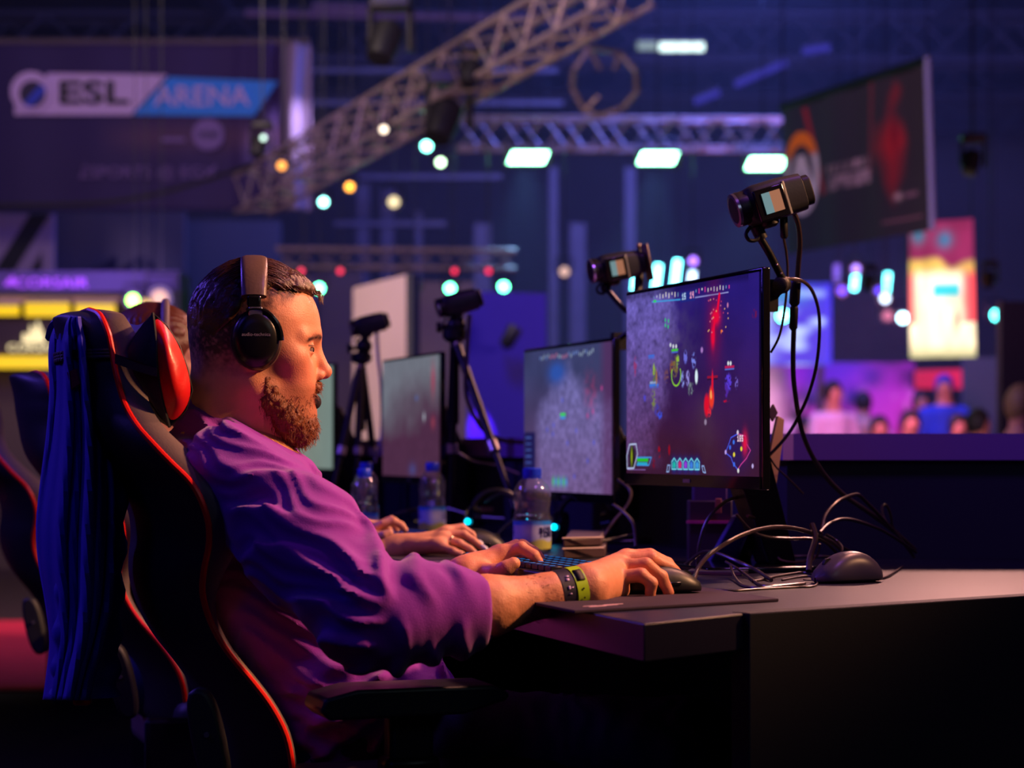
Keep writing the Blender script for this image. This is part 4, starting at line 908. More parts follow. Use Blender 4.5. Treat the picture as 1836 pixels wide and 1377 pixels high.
# ================================================================== CAMCORDERS
Mlcdb = emi('lcd_glow', (.30, .55, .60), .45); Mlcdo = emi('lcd_warm', (.75, .30, .16), .45)
Mgrey = mat('dark_grey_plastic', (.030, .032, .035), .38, bump=.08)
Mlensg = mat('lens_glass', (.01, .01, .015), .04, coat=1.0)
Mring = mat('lens_ring_chrome', (.55, .5, .75), .2, .9)
def camcorder(c, fwd, label, s=1.0, lcd=True, door=None):
    c = Vector(c); X = Vector(fwd).normalized(); Y = UP.cross(X).normalized()
    if Y.y > 0: Y = -Y
    Z = X.cross(Y).normalized()
    if Z.z < 0: Z = -Z
    r = thing('camcorder', label, 'camcorder', c - Z * .034 * s, 'camcorders filming the players')
    L = lambda a, b, d: c + X * a * s + Y * b * s + Z * d * s
    def ring(x, hy, hz, zc=0, n=20, e=.55):
        return [L(x, hy * math.copysign(abs(math.cos(t)) ** e, math.cos(t)), zc + hz * math.copysign(abs(math.sin(t)) ** e, math.sin(t))) for t in [2 * math.pi * k / n for k in range(n)]]
    def loft(secs, e=.55, n=20):
        m = MB(); vs = []; fs = []
        for q in secs: vs += ring(*q, n=n, e=e)
        for i in range(len(secs) - 1):
            for k in range(n): fs.append((i * n + k, i * n + (k + 1) % n, (i + 1) * n + (k + 1) % n, (i + 1) * n + k))
        fs.append(tuple(range(n))); fs.append(tuple((len(secs) - 1) * n + k for k in range(n)))
        return m.add(vs, fs)
    obj('body', loft([(-.052, .018, .022), (-.050, .021, .027), (-.02, .022, .029, .001), (.02, .022, .029, .001), (.032, .021, .027), (.036, .018, .024)]), Mgrey, r)
    obj('battery', loft([(-.064, .015, .019), (-.062, .017, .022), (-.053, .017, .022)]), Mblk, r)
    obj('lens_barrel', MB().lathe(L(.034, 0, .002), [(0, .024 * s), (.012 * s, .025 * s), (.018 * s, .024 * s), (.019 * s, .019 * s)], X, 24), Mblk, r)
    obj('lens_ring', MB().lathe(L(.049, 0, .002), [(0, .0245 * s), (.004 * s, .0245 * s), (.0045 * s, .019 * s), (0, .019 * s)], X, 24), Mring, r, label='bluish chrome lens ring')
    obj('lens_glass', MB().ball(L(.047, 0, .002), (.005 * s, .017 * s, .017 * s), (X, Y, Z)), Mlensg, r)
    if lcd:
        pf = obj('flip_screen', MB().box(L(.006, .028, -.003), (.046 * s, .006 * s, .046 * s), (X, Y, Z)), Mblkg, r, bevel=.002)
        obj('display', MB().box(L(.012, .0315, -.002), (.012 * s, .001, .030 * s), (X, Y, Z)), Mlcdb, pf)
        obj('display', MB().box(L(-.002, .0315, -.002), (.016 * s, .001, .030 * s), (X, Y, Z)), Mlcdo, pf)
        obj('hinge', MB().tube([L(-.019, .024, -.026), L(-.019, .024, .022)], .003 * s, 8), mat('dull_silver', (.4, .4, .4), .35, .8), r)
    obj('grip_strap', MB().tube(spline([L(-.04, -.022, -.01), L(-.02, -.034, -.012), (L(.01, -.034, -.012)), L(.028, -.022, -.01)]), .007 * s, 8, flat=.4), Mrub, r)
    obj('strap_loop', MB().tube(spline([L(.036, 0, -.026), L(.046, 0, -.034), L(.044, 0, -.044), L(.032, 0, -.046), L(.018, 0, -.032)]), .0028 * s, 8), Mrub, r)
    obj('mount_foot', MB().lathe(L(.008, 0, -.026), [(0, .014 * s), (.006 * s, .014 * s), (.010 * s, .008 * s)], -Z, 16), Mblk, r)
    if door is not None: obj('rear_cover', MB().box(L(-.068, .01, -.002), (.003, .04, .075), (X, Y, Z)), door, r, bevel=.001)
    return r, L
k1, L1 = camcorder(P(1378, 362, 3.36), (-.93, -.18, -.30), 'nearest camcorder, on an arm above the nearest monitor with its side screen open', 1.08)
k2, L2 = camcorder(P(1102, 480, 4.45), (-.93, -.25, -.20), 'camcorder with open side screen on an arm over the second monitor', 1.0, door=mat('brass_edge', (.35, .26, .16), .4, .5))
k3, L3 = camcorder(P(820, 545, 5.35), (-.93, -.18, -.28), 'camcorder on the tripod in front of the blue board', .98, lcd=False)
k4, L4 = camcorder(P(660, 583, 6.3), (-.93, -.15, -.26), 'farthest camcorder on a tripod before the pale display board', .98, lcd=False)
# mounting arms
r = thing('camera_arm', 'black jointed arm clamped to the right edge of the nearest monitor', 'mount', P(1395, 520, 3.38), 'camcorder arms')
obj('rod', MB().tube([P(1353, 400, 3.36), P(1358, 418, 3.36), P(1380, 455, 3.37), P(1404, 502, 3.38)], [.0045, .0062, .0062, .0062], 10), Mblkm, r)
obj('collar', MB().tube([P(1355, 405, 3.36), P(1366, 428, 3.365)], .0098, 12), Mblk, r)
for q in ((1376, 448), (1390, 475), (1398, 490)): obj('rivet', MB().ball(P(q[0] + 3, q[1], 3.365), .0016, n=8, m=6), mat('tiny_chrome', (.9, .7, .7), .2, .9), r)
obj('joint', MB().ball(P(1402, 510, 3.385), .0145), Mblk, r)
obj('knob', MB().lathe(P(1402, 512, 3.372), [(0, .012), (.012, .012), (.014, .009)], (-.4, -.9, 0), 14), Mrub, r)
obj('clamp', MB().tube([P(1400, 512, 3.385), P(1388, 522, 3.39), P(1378, 545, 3.40)], [.012, .0115, .008], 10).box(P(1377, 530, 3.385), (.012, .03, .05), (-DD, PP, UP)), Mblk, r)
r = thing('camera_arm', 'thin black arm holding the camcorder over the second monitor', 'mount', P(1120, 600, 4.4), 'camcorder arms')
obj('rod', MB().tube(spline([P(1082, 512, 4.45), P(1092, 524, 4.44), P(1122, 556, 4.42), P(1160, 575, 4.40), P(1135, 592, 4.42), P(1108, 608, 4.44)]), .0055, 10), Mblkm, r)
obj('joint', MB().ball(P(1086, 516, 4.45), .011), Mblk, r); obj('clamp', MB().box(P(1110, 612, 4.45) , (.02, .03, .035), (-DD, PP, UP)), Mblk, r)
obj('antenna_pole', MB().tube([P(1146, 440, 4.5), P(1148, 470, 4.5), P(1140, 590, 4.45)], [.004, .009, .009], 8), Mblk, r, label='dark upright rod behind the camcorder')
obj('pole_tip', MB().ball(P(1145, 441, 4.49), .006), mat('brass_edge', (.35, .26, .16), .4, .5), r)
# tripods
def tripod(apex, head_top, feet, label, th=.008, thick_leg=None):
    r = thing('tripod', label, 'tripod', Vector((apex.x, apex.y, DESK)), 'camcorder tripods')
    obj('ball_head', MB().ball(head_top.lerp(apex, .35), .024).tube([head_top + UP * .012, head_top.lerp(apex, .4)], .013, 10), Mblk, r)
    obj('head_knob', MB().lathe(head_top.lerp(apex, .45), [(0, .006), (.035, .006), (.036, .013), (.048, .013)], (-1, -.1, 0), 12), Mrub, r)
    obj('shoulder', MB().lathe(apex - UP * .012, [(0, .018), (.01, .030), (.03, .030), (.034, .015)], (0, 0, 1), 16), Mblk, r)
    obj('centre_column', MB().tube([apex, apex.lerp(Vector((apex.x, apex.y, DESK)), .45)], .012, 10), Mblkm, r)
    for k, f in enumerate(feet):
        a = apex + (f - apex).normalized() * .02; m = a.lerp(f, .55)
        lg = obj('leg', MB().tube([a, m], th * 1.35, 10).tube([m, f], th, 10), Mblk, r)
        obj('leg_lock', MB().tube([a.lerp(f, .53), a.lerp(f, .58)], th * 1.8, 10), mat('silver_lock', (.6, .5, .5), .3, .7), lg)
        obj('hinge_bolt', MB().ball(a + Vector((0, -th * 1.3, 0)), .006, n=10, m=8), mat('cream_bolt', (.9, .85, .6), .25, .5), lg)
        obj('rubber_foot', MB().ball(f, th * 1.5, n=10, m=8), Mrub, lg)
    return r
tripod(P(815, 605, 5.35), P(820, 572, 5.35), [D(808, 949), D(940, 960), Vector((-.17, 5.62, DESK))], 'black tripod standing between the second and third monitors')
tripod(P(648, 645, 6.3), P(655, 608, 6.3), [D(636, 930), Vector((P(590, 0, 6.3).x, 6.2, DESK)), Vector((-.385, 6.42, DESK))], 'black tripod standing between the third and farthest monitors')

# ================================================================== BOTTLES
Mpet = mat('clear_plastic_bottle', (.95, .95, .99), .06, trans=.97, ior=1.42, var=0.0, spec=.9); Mwat = mat('water', (.95, .97, 1.0), .0, trans=1.0, ior=1.33, var=0.0)
Mcap = mat('blue_cap', (.012, .05, .75), .35, var=.1)
def paint_lab(U, V):
    img = lerpc((.50, .56, .12), (.16, .30, .75), np.clip((V - .25) / .12, 0, 1)); img = lerpc(img * 0 + np.array((.55, .55, .10)), np.array((.35, .42, .75)), np.clip((V - .28 + .06 * np.sin(U * 40)) / .08, 0, 1)) if False else over(np.zeros(U.shape + (3,)) + np.array((.50, .52, .10)), (.42, .48, .80), np.clip((V - .28 - .05 * np.sin(U * 30)) / .06, 0, 1))
    img = over(img, (.02, .22, .75), np.clip((V - .82) / .05, 0, 1)); f = (U * 2) % 1
    img = over(img, (.75, .78, .92), blob(f, V, .78, .62, .16, .22)); 
    img = over(img, (.03, .04, .35), (((V * 9) % 1) < .5) * (V > .35) * (V < .8) * (f < .45) * .8)
    return img
Mlab = mat('bottle_label', (1, 1, 1), .35, attr=True, var=.04)
def bottle(px, py, d, H, R, label, fill=.62, turn=0.0, txt=False):
    b = Vector(((px - CX) * d / F, d, DESK + .001)); r = thing('water_bottle', label, 'bottle', b, 'water bottles on the desk')
    pr = [(0, .82), (.01, .95), (.04, 1), (.40, 1), (.45, .97), (.50, .93), (.56, .96), (.60, 1.0), (.70, .99), (.78, .88), (.84, .66), (.89, .44), (.905, .40), (.95, .40)]
    ob = MB(); n = 28
    def shell(prof, close=True):
        return MB().lathe(b, prof, (0, 0, 1), n)
    inner = [(h * H, q * R - .0006) for h, q in pr[::-1]]
    m = MB(); prof = [(h * H, q * R) for h, q in pr] + inner
    vs = []; fs = []
    for h, q in prof:
        for k in range(n): t = 2 * math.pi * k / n; vs.append(b + Vector((math.cos(t) * q, math.sin(t) * q, h + (.0006 if h == 0 and q < .82 * R else 0))))
    for i in range(len(prof) - 1):
        for k in range(n): fs.append((i * n + k, i * n + (k + 1) % n, (i + 1) * n + (k + 1) % n, (i + 1) * n + k))
    fs.append(tuple(range(n))); fs.append(tuple((len(prof) - 1) * n + k for k in range(n)))
    m.add(vs, fs); obj('bottle_body', m, Mpet, r)
    wp = [(.008 * H, .80 * R)] + [(h * H, q * R - .0014) for h, q in pr[1:] if h < fill] + [(fill * H, .975 * R)]
    obj('water', MB().lathe(b, wp, (0, 0, 1), n), Mwat, r)
    cp = MB(); 
    for i in range(2): pass
    obj('cap', MB().lathe(b, [(.90 * H, .46 * R), (.90 * H + .001, .50 * R), (.985 * H, .50 * R), (H, .44 * R)], (0, 0, 1), 24), Mcap, r)
    obj('neck_ring', MB().lathe(b, [(.872 * H, .47 * R), (.878 * H, .50 * R), (.892 * H, .50 * R), (.896 * H, .46 * R)], (0, 0, 1), 24), Mcap, r)
    nu, nv = 80, 24; u = np.linspace(0, 1, nu); v = np.linspace(0, 1, nv); U, V = np.meshgrid(u, v); t = U * 2 * math.pi + turn
    X = np.stack([b.x + np.cos(t) * (R + .0006), b.y + np.sin(t) * (R + .0006), b.z + (.05 + .33 * V) * H], -1).reshape(-1, 3)
    idx = np.arange(nu * nv).reshape(nv, nu); Q = np.stack([idx[:-1, :-1], idx[:-1, 1:], idx[1:, 1:], idx[1:, :-1]], -1).reshape(-1, 4)
    lb = link_mesh('label', np_mesh('label', X, Q, paint_lab(U, V).reshape(-1, 3)), Mlab, r, recalc=False)
    if txt:
        for w_, zz in (('BUX', .27), ('TON', .215)):
            for k, ch in enumerate(w_):
                a = -math.pi / 2 + .48 + k * .28; q = b + Vector((math.cos(a), math.sin(a), 0)) * (R + .0012) + UP * zz * H
                text_mesh(ch, .013, frame_mtx(q, (-math.sin(a), math.cos(a), 0), (0, 0, 1)), mat('label_ink', (.01, .01, .08), .5), lb, depth=.0002, bold=.0006)
    return r
bottle(954, 0, 4.17, .163, .0362, 'half full water bottle with blue cap nearest the camera, before the second monitor', .47, 2.2, True)
bottle(775, 0, 5.10, .168, .0315, 'water bottle with blue cap standing below the tripod camcorder', .76, 2.4)
bottle(653, 0, 4.75, .157, .0300, 'water bottle with blue cap at the left, closest to the purple sleeve', .56, 2.6)
bottle(656, 0, 5.30, .166, .0300, 'water bottle hidden behind another at the left, only its upper part visible', .5, 2.0)

# ================================================================== PADS, MICE, KEYBOARDS
def mousepad(A, w, l, edir, label, logo=True, group='mouse pads on the desk'):
    e = Vector(edir).normalized(); q = [A, A + e * w, A + e * w + DD * l, A + DD * l]
    r = thing('mouse_pad', label, 'mouse pad', (A.x, A.y, DESK), group)
    m = MB().prism([Vector((p.x, p.y, DESK + .0005)) for p in q], (0, 0, .004)); obj('cloth_mat', m, mat('dark_pad_cloth', (.040, .022, .045), .85, bump=.3, bscale=900), r, bevel=.001)
    if logo:
        c = A + e * .055 + DD * .04; M_ = mat('pad_logo_print', (.85, .55, .6), .5)
        mb = MB(); z = Vector((0, 0, DESK + .0048))
        for (x0, x1, y) in ((0, .028, 0), (.006, .05, .008), (.03, .062, .016), (-.004, .016, .012)):
            p = Vector((A.x, A.y, 0)) + e * (.035 + x0) + DD * (.028 + y) + z; mb.prism([p, p + e * (x1 - x0), p + e * (x1 - x0 + .004) + DD * .005, p + e * .005 + DD * .005], (0, 0, .0004))
        obj('logo', mb, M_, r, smooth=False)
    return r
A0 = D(1030, 1101); mousepad(A0, .345, .30, EE, 'dark mouse pad under the right hand of the player in purple')
def mouse(c, fwd, label, s=1.0, m=None, led=None, hs=1.0):
    c = Vector(c); X = Vector(fwd).normalized(); Y = UP.cross(X); r = thing('computer_mouse', label, 'mouse', c)
    def f(u, v):
        t = 2 * math.pi * u; x = -.060 + .120 * v; w = .031 * (max(1 - abs(2 * v - 1) ** 3.2, 0) ** .5) * (1 - .12 * math.sin(math.pi * v)) + .0015; h = .038 * hs * (math.sin(math.pi * min(max(v * .80 + .14, 0), 1)) ** .8) * (max(1 - abs(2 * v - 1) ** 4, 0) ** .4) + .003
        cx, sz = math.cos(t), math.sin(t); return c + X * (.0 - x) * s * -1 + Y * w * s * math.copysign(abs(cx) ** .8, cx) + UP * (.006 + (h * sz if sz > 0 else .005 * sz)) * s
    obj('shell', MB().grid(f, 24, 20, True), m or Mblk, r)
    obj('scroll_wheel', MB().lathe(c + X * .036 * s + UP * .028 * s * hs - Y * .003, [(0, .009), (.006, .009)], Y, 16), Mrub, r)
    obj('side_button', MB().box(c + X * .005 * s - Y * .0285 * s + UP * .018 * s * hs, (.026, .003, .004), (X, Y, UP)), Mblkg, r, bevel=.001)
    if led: obj('led_logo', MB().ball(c - X * .03 * s + UP * .034 * s, (.007, .007, .004)), led, r)
    return r
Mouse1 = P(1186, 1062, 2.955); Mouse1 = Vector((Mouse1.x, Mouse1.y, DESK + .005))
mouse(Mouse1, (.95, .30, 0), 'black computer mouse under the right hand of the player in purple', .96, hs=.78)
mouse(D(1519, 1044) , (-.9, -.5, 0), 'spare black and grey mouse lying alone right of the cable tangle', 1.0, mat('satin_grey_mouse', (.10, .085, .095), .32))
def keyboard(c, w, l, label, singles=False, glow=None):
    """c = centre on desk; l runs along the desk, w towards the monitors"""
    r = thing('keyboard', label, 'keyboard', c); ax = (DD, PP, UP)
    obj('case', MB().box(c + UP * .011, (l, w, .018), ax), Mblk, r, bevel=.003)
    nk, rows = 15, 5; kx = (l - .02) / nk; ky = (w - .02) / rows; allk = MB(); leg = MB()
    for i in range(nk):
        for j in range(rows):
            q = c - DD * (l / 2 - .01 - kx * (i + .5)) + PP * (-w / 2 + .01 + ky * (j + .5)) + UP * .024
            if singles: obj('keycap', MB().box(q, (kx * .86, ky * .86, .009), ax), Mblk, r, bevel=.0015, bseg=1)
            else: allk.box(q, (kx * .86, ky * .86, .009), ax)
            leg.box(q + UP * .0048 - PP * ky * .1, (kx * .34, ky * .26, .0006), ax).box(q - UP * .007, (kx * .2, ky * .9, .003), ax)
    if not singles: obj('keycaps', allk, Mblk, r, kind='stuff', smooth=False)
    obj('key_legends', leg, glow, r, kind='stuff', smooth=False)
    return r
Mcyan = emi('cyan_key_glow', (.015, .28, .9), .45)
keyboard(Vector((.040, 3.40, DESK)) , .135, .46, 'black keyboard with cyan backlit keys beside the nearest water bottle', True, Mcyan)
keyboard(Vector((-.255, 4.60, DESK)), .135, .44, 'dim keyboard under the left hand of the neighbouring player', False, emi('blue_key_glow', (.02, .05, .5), .5))
mousepad(Vector((-.16, 3.72, 0)), .30, .36, PP, 'dark mouse pad under the hand with white nails')
mouse(Vector((-.065, 4.06, DESK + .005)), PP, 'black mouse under the hand with white nails', 1.0)
# clutter
def headset(c, label, led=None):
    r = thing('headset', label, 'headset', c, 'spare headsets on the desk'); c = Vector(c)
    obj('headband', MB().tube([c + Vector((.055 * math.cos(a), 0, .055 + .05 * math.sin(a))) for a in [math.pi * k / 12 for k in range(13)]], .007, 8), Mblk, r)
    for s_ in (-1, 1):
        e = obj('ear_cup', MB().lathe(c + Vector((s_ * .055, 0, .036)), [(-.016, .02), (-.012, .034), (.008, .036), (.014, .025)], (s_, -.3, .2), 18), Mblkg, r)
        if led and s_ < 0: obj('led', MB().ball(c + Vector((s_ * .055 - .01, -.028, .036)), .0065), led, e)
    return r
Mled = emi('cyan_led', (.0, .65, 1.0), 4.0)
headset(Vector((P(890, 0, 4.95).x, 4.95, DESK)), 'spare black headset with a cyan light beside the tripod foot', Mled)
headset(Vector((P(1048, 0, 4.6).x, 4.6, DESK)), 'spare black headset with a cyan light below the second monitor', Mled)
r = thing('folded_case', 'dark folded case with painted orange highlights behind the keyboard', 'case', D(1060, 997))
mb = MB()
obj('lower_flap', MB().prism([D(1010, 1003), D(1085, 1000), D(1090, 985), D(1018, 985)], (0, 0, .02)), mat('dark_brown_case', (.10, .055, .05), .4), r, bevel=.003)
obj('upper_flap', MB().prism([p + UP * .022 for p in (D(1010, 1003), D(1078, 1000), D(1086, 985), D(1022, 985))], (0, 0, .016)), mat('dark_brown_case', (.10, .055, .05), .4), r, bevel=.003)
for k, (py, dz) in enumerate(((1003, .019), (1003, .038))): obj('piping', MB().tube([D(1008, py) + UP * dz, D(1082, py - 2) + UP * dz], .0022, 6), mat('painted_orange_highlight', (.6, .38, .3), .4), r)  # thin tubes coloured as the orange highlight along the flap edges
r = thing('controller_box', 'low dark control box with orange edge behind the tripod leg', 'box', D(862, 950))
obj('case', MB().box(D(865, 938) + UP * .022, (.10, .07, .04)), Mblk, r, bevel=.004); obj('edge', MB().box(D(870, 944) + UP * .044, (.05, .01, .012)), mat('tan_edge', (.55, .30, .15), .5), r)
r = thing('glass_jar', 'small glass jar with a pale lid far along the desk', 'jar', Vector((P(600, 0, 5.6).x, 5.6, DESK)))
b = Vector((P(600, 0, 5.6).x, 5.6, DESK + .001)); obj('jar_body', MB().lathe(b, [(0, .022), (.004, .026), (.05, .026), (.058, .020)], (0, 0, 1), 20), Mpet, r); obj('lid', MB().lathe(b, [(.058, .021), (.075, .021), (.082, .012)], (0, 0, 1), 20), mat('pale_lid', (.9, .75, .55), .3), r)
for q, lab in (((700, 905), 'low black box on the desk under the third monitor'), ((790, 895), 'low black box on the desk behind the second water bottle')):
    c = D(*q); obj('low_box', MB().box(c + UP * .02, (.16, .10, .04), (DD, PP, UP)), Mblkg, bevel=.004, label=lab, cat='box', group='low boxes along the desk')

# ================================================================== CABLES
Mcab = mat('black_cable', (.055, .035, .030), .30, scale=60, var=.1, spec=.8)
def cable(pts, rad, label, d0=None, extra=None):
    q = []
    for p in pts:
        if isinstance(p, Vector): q.append(p)
        elif len(p) == 2: v = D(p[0], p[1], DESK + rad); q.append(v)
        else: q.append(P(*p))
    for v in q: v.z = max(v.z, DESK + rad) if v.y < 4 and v.x > .05 else v.z
    o = MB().tube(spline(q, 8), rad, 8)
    if extra:
        r = thing('cable', label, 'cable', q[-1], 'cables'); obj('cord', o, Mcab, r)
        for a, b, rr in extra: obj('plug', MB().tube([P(*a), P(*a).lerp(P(*b), .1), P(*a).lerp(P(*b), .9), P(*b)], [rr * .7, rr, rr, rr * .6], 10), Mblk, r)
        return r
    return obj('cable', o, Mcab, label=label, cat='cable', group='cables')
def dl_(pts, d0, d1): return [(x, y, d0 + (d1 - d0) * i / (len(pts) - 1)) for i, (x, y) in enumerate(pts)]
cable([(1241, 1049)] + dl_([(1246, 1034), (1252, 1018), (1269, 997), (1288, 983), (1320, 964), (1358, 950), (1396, 945), (1437, 950), (1468, 961), (1491, 972), (1506, 984)], 3.2, 3.6), .0036, 'thick cable arching highest over the tangle from the mouse pad')
cable([(1238, 1052), (1268, 1056), (1314, 1059), (1364, 1056), (1421, 1053), (1459, 1051), (1465, 1042), (1456, 1034), (1437, 1034), (1402, 1040)], .0016, 'thin mouse cable hooking round at the right of the tangle')
cable([(1219, 1016), (1232, 1010, 3.6), (1257, 991, 3.55), (1282, 991, 3.5), (1314, 1003, 3.45), (1352, 1020, 3.4), (1383, 1040)], .0030, 'black cable arching low over the steel base plate')
cable([(1301, 1007, 3.4), (1320, 1018, 3.38), (1342, 1034, 3.35), (1364, 1049), (1396, 1050), (1431, 1047)], .0022, 'short cable curving down in the middle of the tangle')
cable([(1309, 1012, 3.4), (1317, 1034, 3.3), (1333, 1050), (1364, 1054), (1412, 1050), (1443, 1046)], .0022, 'looped cable lowest in the middle of the tangle')
cable([(1475, 1034), (1443, 1027), (1412, 1030), (1380, 1036), (1350, 1043)], .0020, 'cable running left from the spare mouse')
cable(dl_([(1413, 368), (1428, 392), (1434, 430), (1431, 480), (1425, 560), (1422, 640), (1425, 700), (1440, 780), (1470, 840), (1510, 885), (1560, 920), (1600, 950), (1640, 985)], 3.36, 3.85), .0042, 'thick cable hanging from the nearest camcorder and sweeping down right', extra=[((1427, 502, 3.43), (1424, 548, 3.45), .0085), ((1424, 548, 3.45), (1422, 592, 3.46), .0068)])
cable(dl_([(1410, 500), (1438, 504), (1458, 525), (1469, 570), (1466, 640), (1452, 700), (1430, 750), (1408, 785), (1378, 818)], 3.38, 3.7), .0028, 'thin cable bowing right from the arm clamp and back under the monitor')
cable(dl_([(1404, 388), (1405, 425), (1410, 455), (1412, 490), (1408, 545), (1398, 600), (1382, 632)], 3.37, 3.45), .0020, 'thin cable with a long plug under the nearest camcorder', extra=[((1405, 386, 3.37), (1406, 428, 3.37), .0062)])
cable(dl_([(1472, 958), (1480, 925), (1500, 901), (1522, 890), (1538, 887), (1551, 898), (1573, 920), (1600, 950)], 3.55, 3.75), .0034, 'cable humping up in front of the navy partition')
cable(dl_([(1470, 955), (1487, 939), (1510, 931), (1535, 934), (1573, 947), (1604, 964), (1642, 990)], 3.5, 3.8), .0030, 'cable running right along the foot of the navy partition')
cable(dl_([(1590, 938), (1583, 925), (1582, 908), (1590, 907), (1597, 925), (1600, 945), (1614, 966), (1640, 1000)], 3.75, 3.8), .0028, 'small narrow cable loop at the right of the partition')
cable(dl_([(1340, 925), (1358, 930), (1408, 945), (1453, 955), (1494, 972), (1541, 998)], 3.55, 3.75), .0026, 'straight cable slanting down right behind the highest arch')
cable(dl_([(1320, 922), (1348, 952), (1377, 963), (1415, 966), (1453, 966), (1478, 971), (1499, 990)], 3.5, 3.6), .0026, 'cable sagging from the monitor into the tangle')
cable([(1481, 958, 3.55), (1503, 972, 3.55), (1510, 986, 3.5), (1500, 1003, 3.5), (1459, 1026)], .0022, 'cable loop left above the spare mouse')
cable([(1556, 1040), (1585, 1036), (1604, 1026), (1618, 1016)], .0022, 'cable leaving the spare mouse to the right')
cable(dl_([(1380, 820), (1392, 838), (1410, 855), (1440, 885)], 3.6, 3.8), .0016, 'thin black wire in front of the partition right of the monitor')
cable([(1240, 1014), (1300, 1018), (1360, 1004, 3.75), (1420, 998, 3.8), (1480, 998, 3.8), (1520, 1006)], .0024, 'flat lying cable along the rear of the desk')
cable(dl_([(1456, 940), (1462, 965), (1452, 1000), (1450, 1024)], 3.5, 3.45), .0048, 'black tie strap hanging through the tangle')
cable(dl_([(1390, 990), (1400, 1004), (1430, 1008), (1462, 1000), (1470, 975)], 3.6, 3.55), .0020, 'small curled cable inside the tangle')
cable(dl_([(1330, 890), (1300, 900), (1270, 930), (1254, 975), (1250, 1015)], 3.62, 3.6), .0030, 'black cable dropping from under the nearest monitor')
cable(dl_([(842, 565), (838, 620), (835, 700), (850, 745), (872, 775), (905, 790), (940, 793)], 5.3, 5.2), .0055, 'cable from the tripod camcorder drooping to the second monitor')
cable(dl_([(822, 812), (850, 828), (890, 835), (930, 850)], 5.3, 5.3), .0035, 'cable crossing the partition right of the tripod')
cable(dl_([(675, 590), (678, 640), (684, 700), (684, 780), (672, 830)], 6.3, 6.2), .005, 'cable hanging from the farthest camcorder')
cable(dl_([(1108, 860), (1130, 880), (1125, 905), (1100, 935), (1080, 965)], 4.3, 4.2), .0035, 'cable behind the second monitor stand')
cable(dl_([(1100, 905), (1118, 918), (1135, 940), (1140, 980)], 4.2, 4.1), .0030, 'cable coiling down right of the second monitor')
cable(dl_([(1060, 972), (1090, 968), (1120, 962), (1135, 958)], 4.1, 4.2), .0030, 'pale lit cable lying behind the folded case')
cable(dl_([(700, 925), (740, 915), (800, 912), (850, 925), (905, 930)], 5.4, 5.2), .004, 'cable along the desk behind the second water bottle')
cable(dl_([(880, 975), (900, 950), (935, 915), (905, 885), (870, 900)], 4.6, 4.9), .0035, 'curled cable between the tripod foot and the nearest bottle')
# ================================================================== GAMING CHAIRS
Mleath = mat('warm_lit_black_leatherette', (.15, .115, .095), .45, scale=30, var=.15, bump=.15, bscale=250)  # black leather given a brown base for the warm light on it
Mshell = mat('black_chair_shell', (.012, .011, .013), .55, scale=30, var=.15, bump=.15, bscale=250)
Mred = mat('red_piping', (.85, .015, .008), .35, var=.05)
Mredl = mat('red_leatherette', (.62, .010, .008), .32, var=.08, scale=12, bump=.1, bscale=200)
TAB = [(556, 160, .075), (562, 176, .10), (575, 185, .125), (600, 195, .14), (625, 200, .145), (650, 204, .15), (690, 213, .158), (730, 226, .180), (765, 247, .215), (800, 278, .245), (830, 307, .262), (865, 342, .272), (900, 362, .274),
       (940, 374, .270), (980, 374, .260), (1020, 366, .250), (1060, 363, .238), (1100, 372, .234), (1140, 390, .236), (1180, 417, .242), (1225, 455, .25), (1270, 488, .258), (1320, 513, .262), (1377, 524, .262), (1430, 524, .255), (1470, 520, .245)]
YC = 3.10
chair = thing('gaming_chair', 'black gaming chair with red piping and red pillow carrying the player in purple', 'chair', Vector((P(520, 0, YC).x + .12, YC, 0)), 'gaming chairs along the desk')
stn = []
for py, px, w in TAB:
    Np = P(px, py, YC - .948 * w); stn.append((Np + DD * w, w))
def resamp(st, n=60):
    C = spline([s[0] for s in st], 4); Wd = spline([Vector((s[1], 0, 0)) for s in st], 4); return [(c, v.x) for c, v in zip(C, Wd)]
ST = resamp(stn)
def fthick(i):   # how far the front bolster stands proud of the seam
    z = ST[i][0].z
    t = (1.135 - z)
    return .034 - .024 * min(1, max(0, (t - .29) / .12)) + .022 * math.exp(-((t - .27) / .10) ** 2) + .012 * math.exp(-((t - .06) / .05) ** 2)
ns, nl = len(ST), 25
def section(front):
    vs = []; 
    for i, (c, w) in enumerate(ST):
        endk = min(1, min(i / 5 + .12, (ns - 1 - i) / 5 + .12)) ** .5
        for k in range(nl):
            a = -1 + 2 * k / (nl - 1)
            if front: o = (fthick(i) * min(1, ((1 - abs(a)) / .10)) ** .5 * (.55 + .45 * min(1, abs(abs(a) - .0) ** 3 * 1.2)) + .0) * endk
            else: o = -(.050 * (1 - abs(a) ** 2.6) ** .8) * endk
            vs.append(c + DD * w * a + PP * o)
    fs = [(i * nl + k, i * nl + k + 1, (i + 1) * nl + k + 1, (i + 1) * nl + k) for i in range(ns - 1) for k in range(nl - 1)]
    return vs, fs
vf, ff = section(True); vb, fb = section(False)
m = MB(); m.add(vb, fb); m.add([v + PP * .004 for v in vb], fb); obj('backrest_shell', m, Mshell, chair)
m = MB(); m.add(vf, ff); obj('backrest_front', m, Mleath, chair, thick=.004)
near = [c - DD * w for c, w in ST]; farp = [c + DD * w for c, w in ST]
obj('piping', MB().tube(near, .0042, 8), Mred, chair); obj('piping', MB().tube(farp, .0042, 8), Mred, chair); obj('piping', MB().tube(spline([near[0], ST[0][0] + UP * .001, farp[0]]), .0042, 8), Mred, chair)
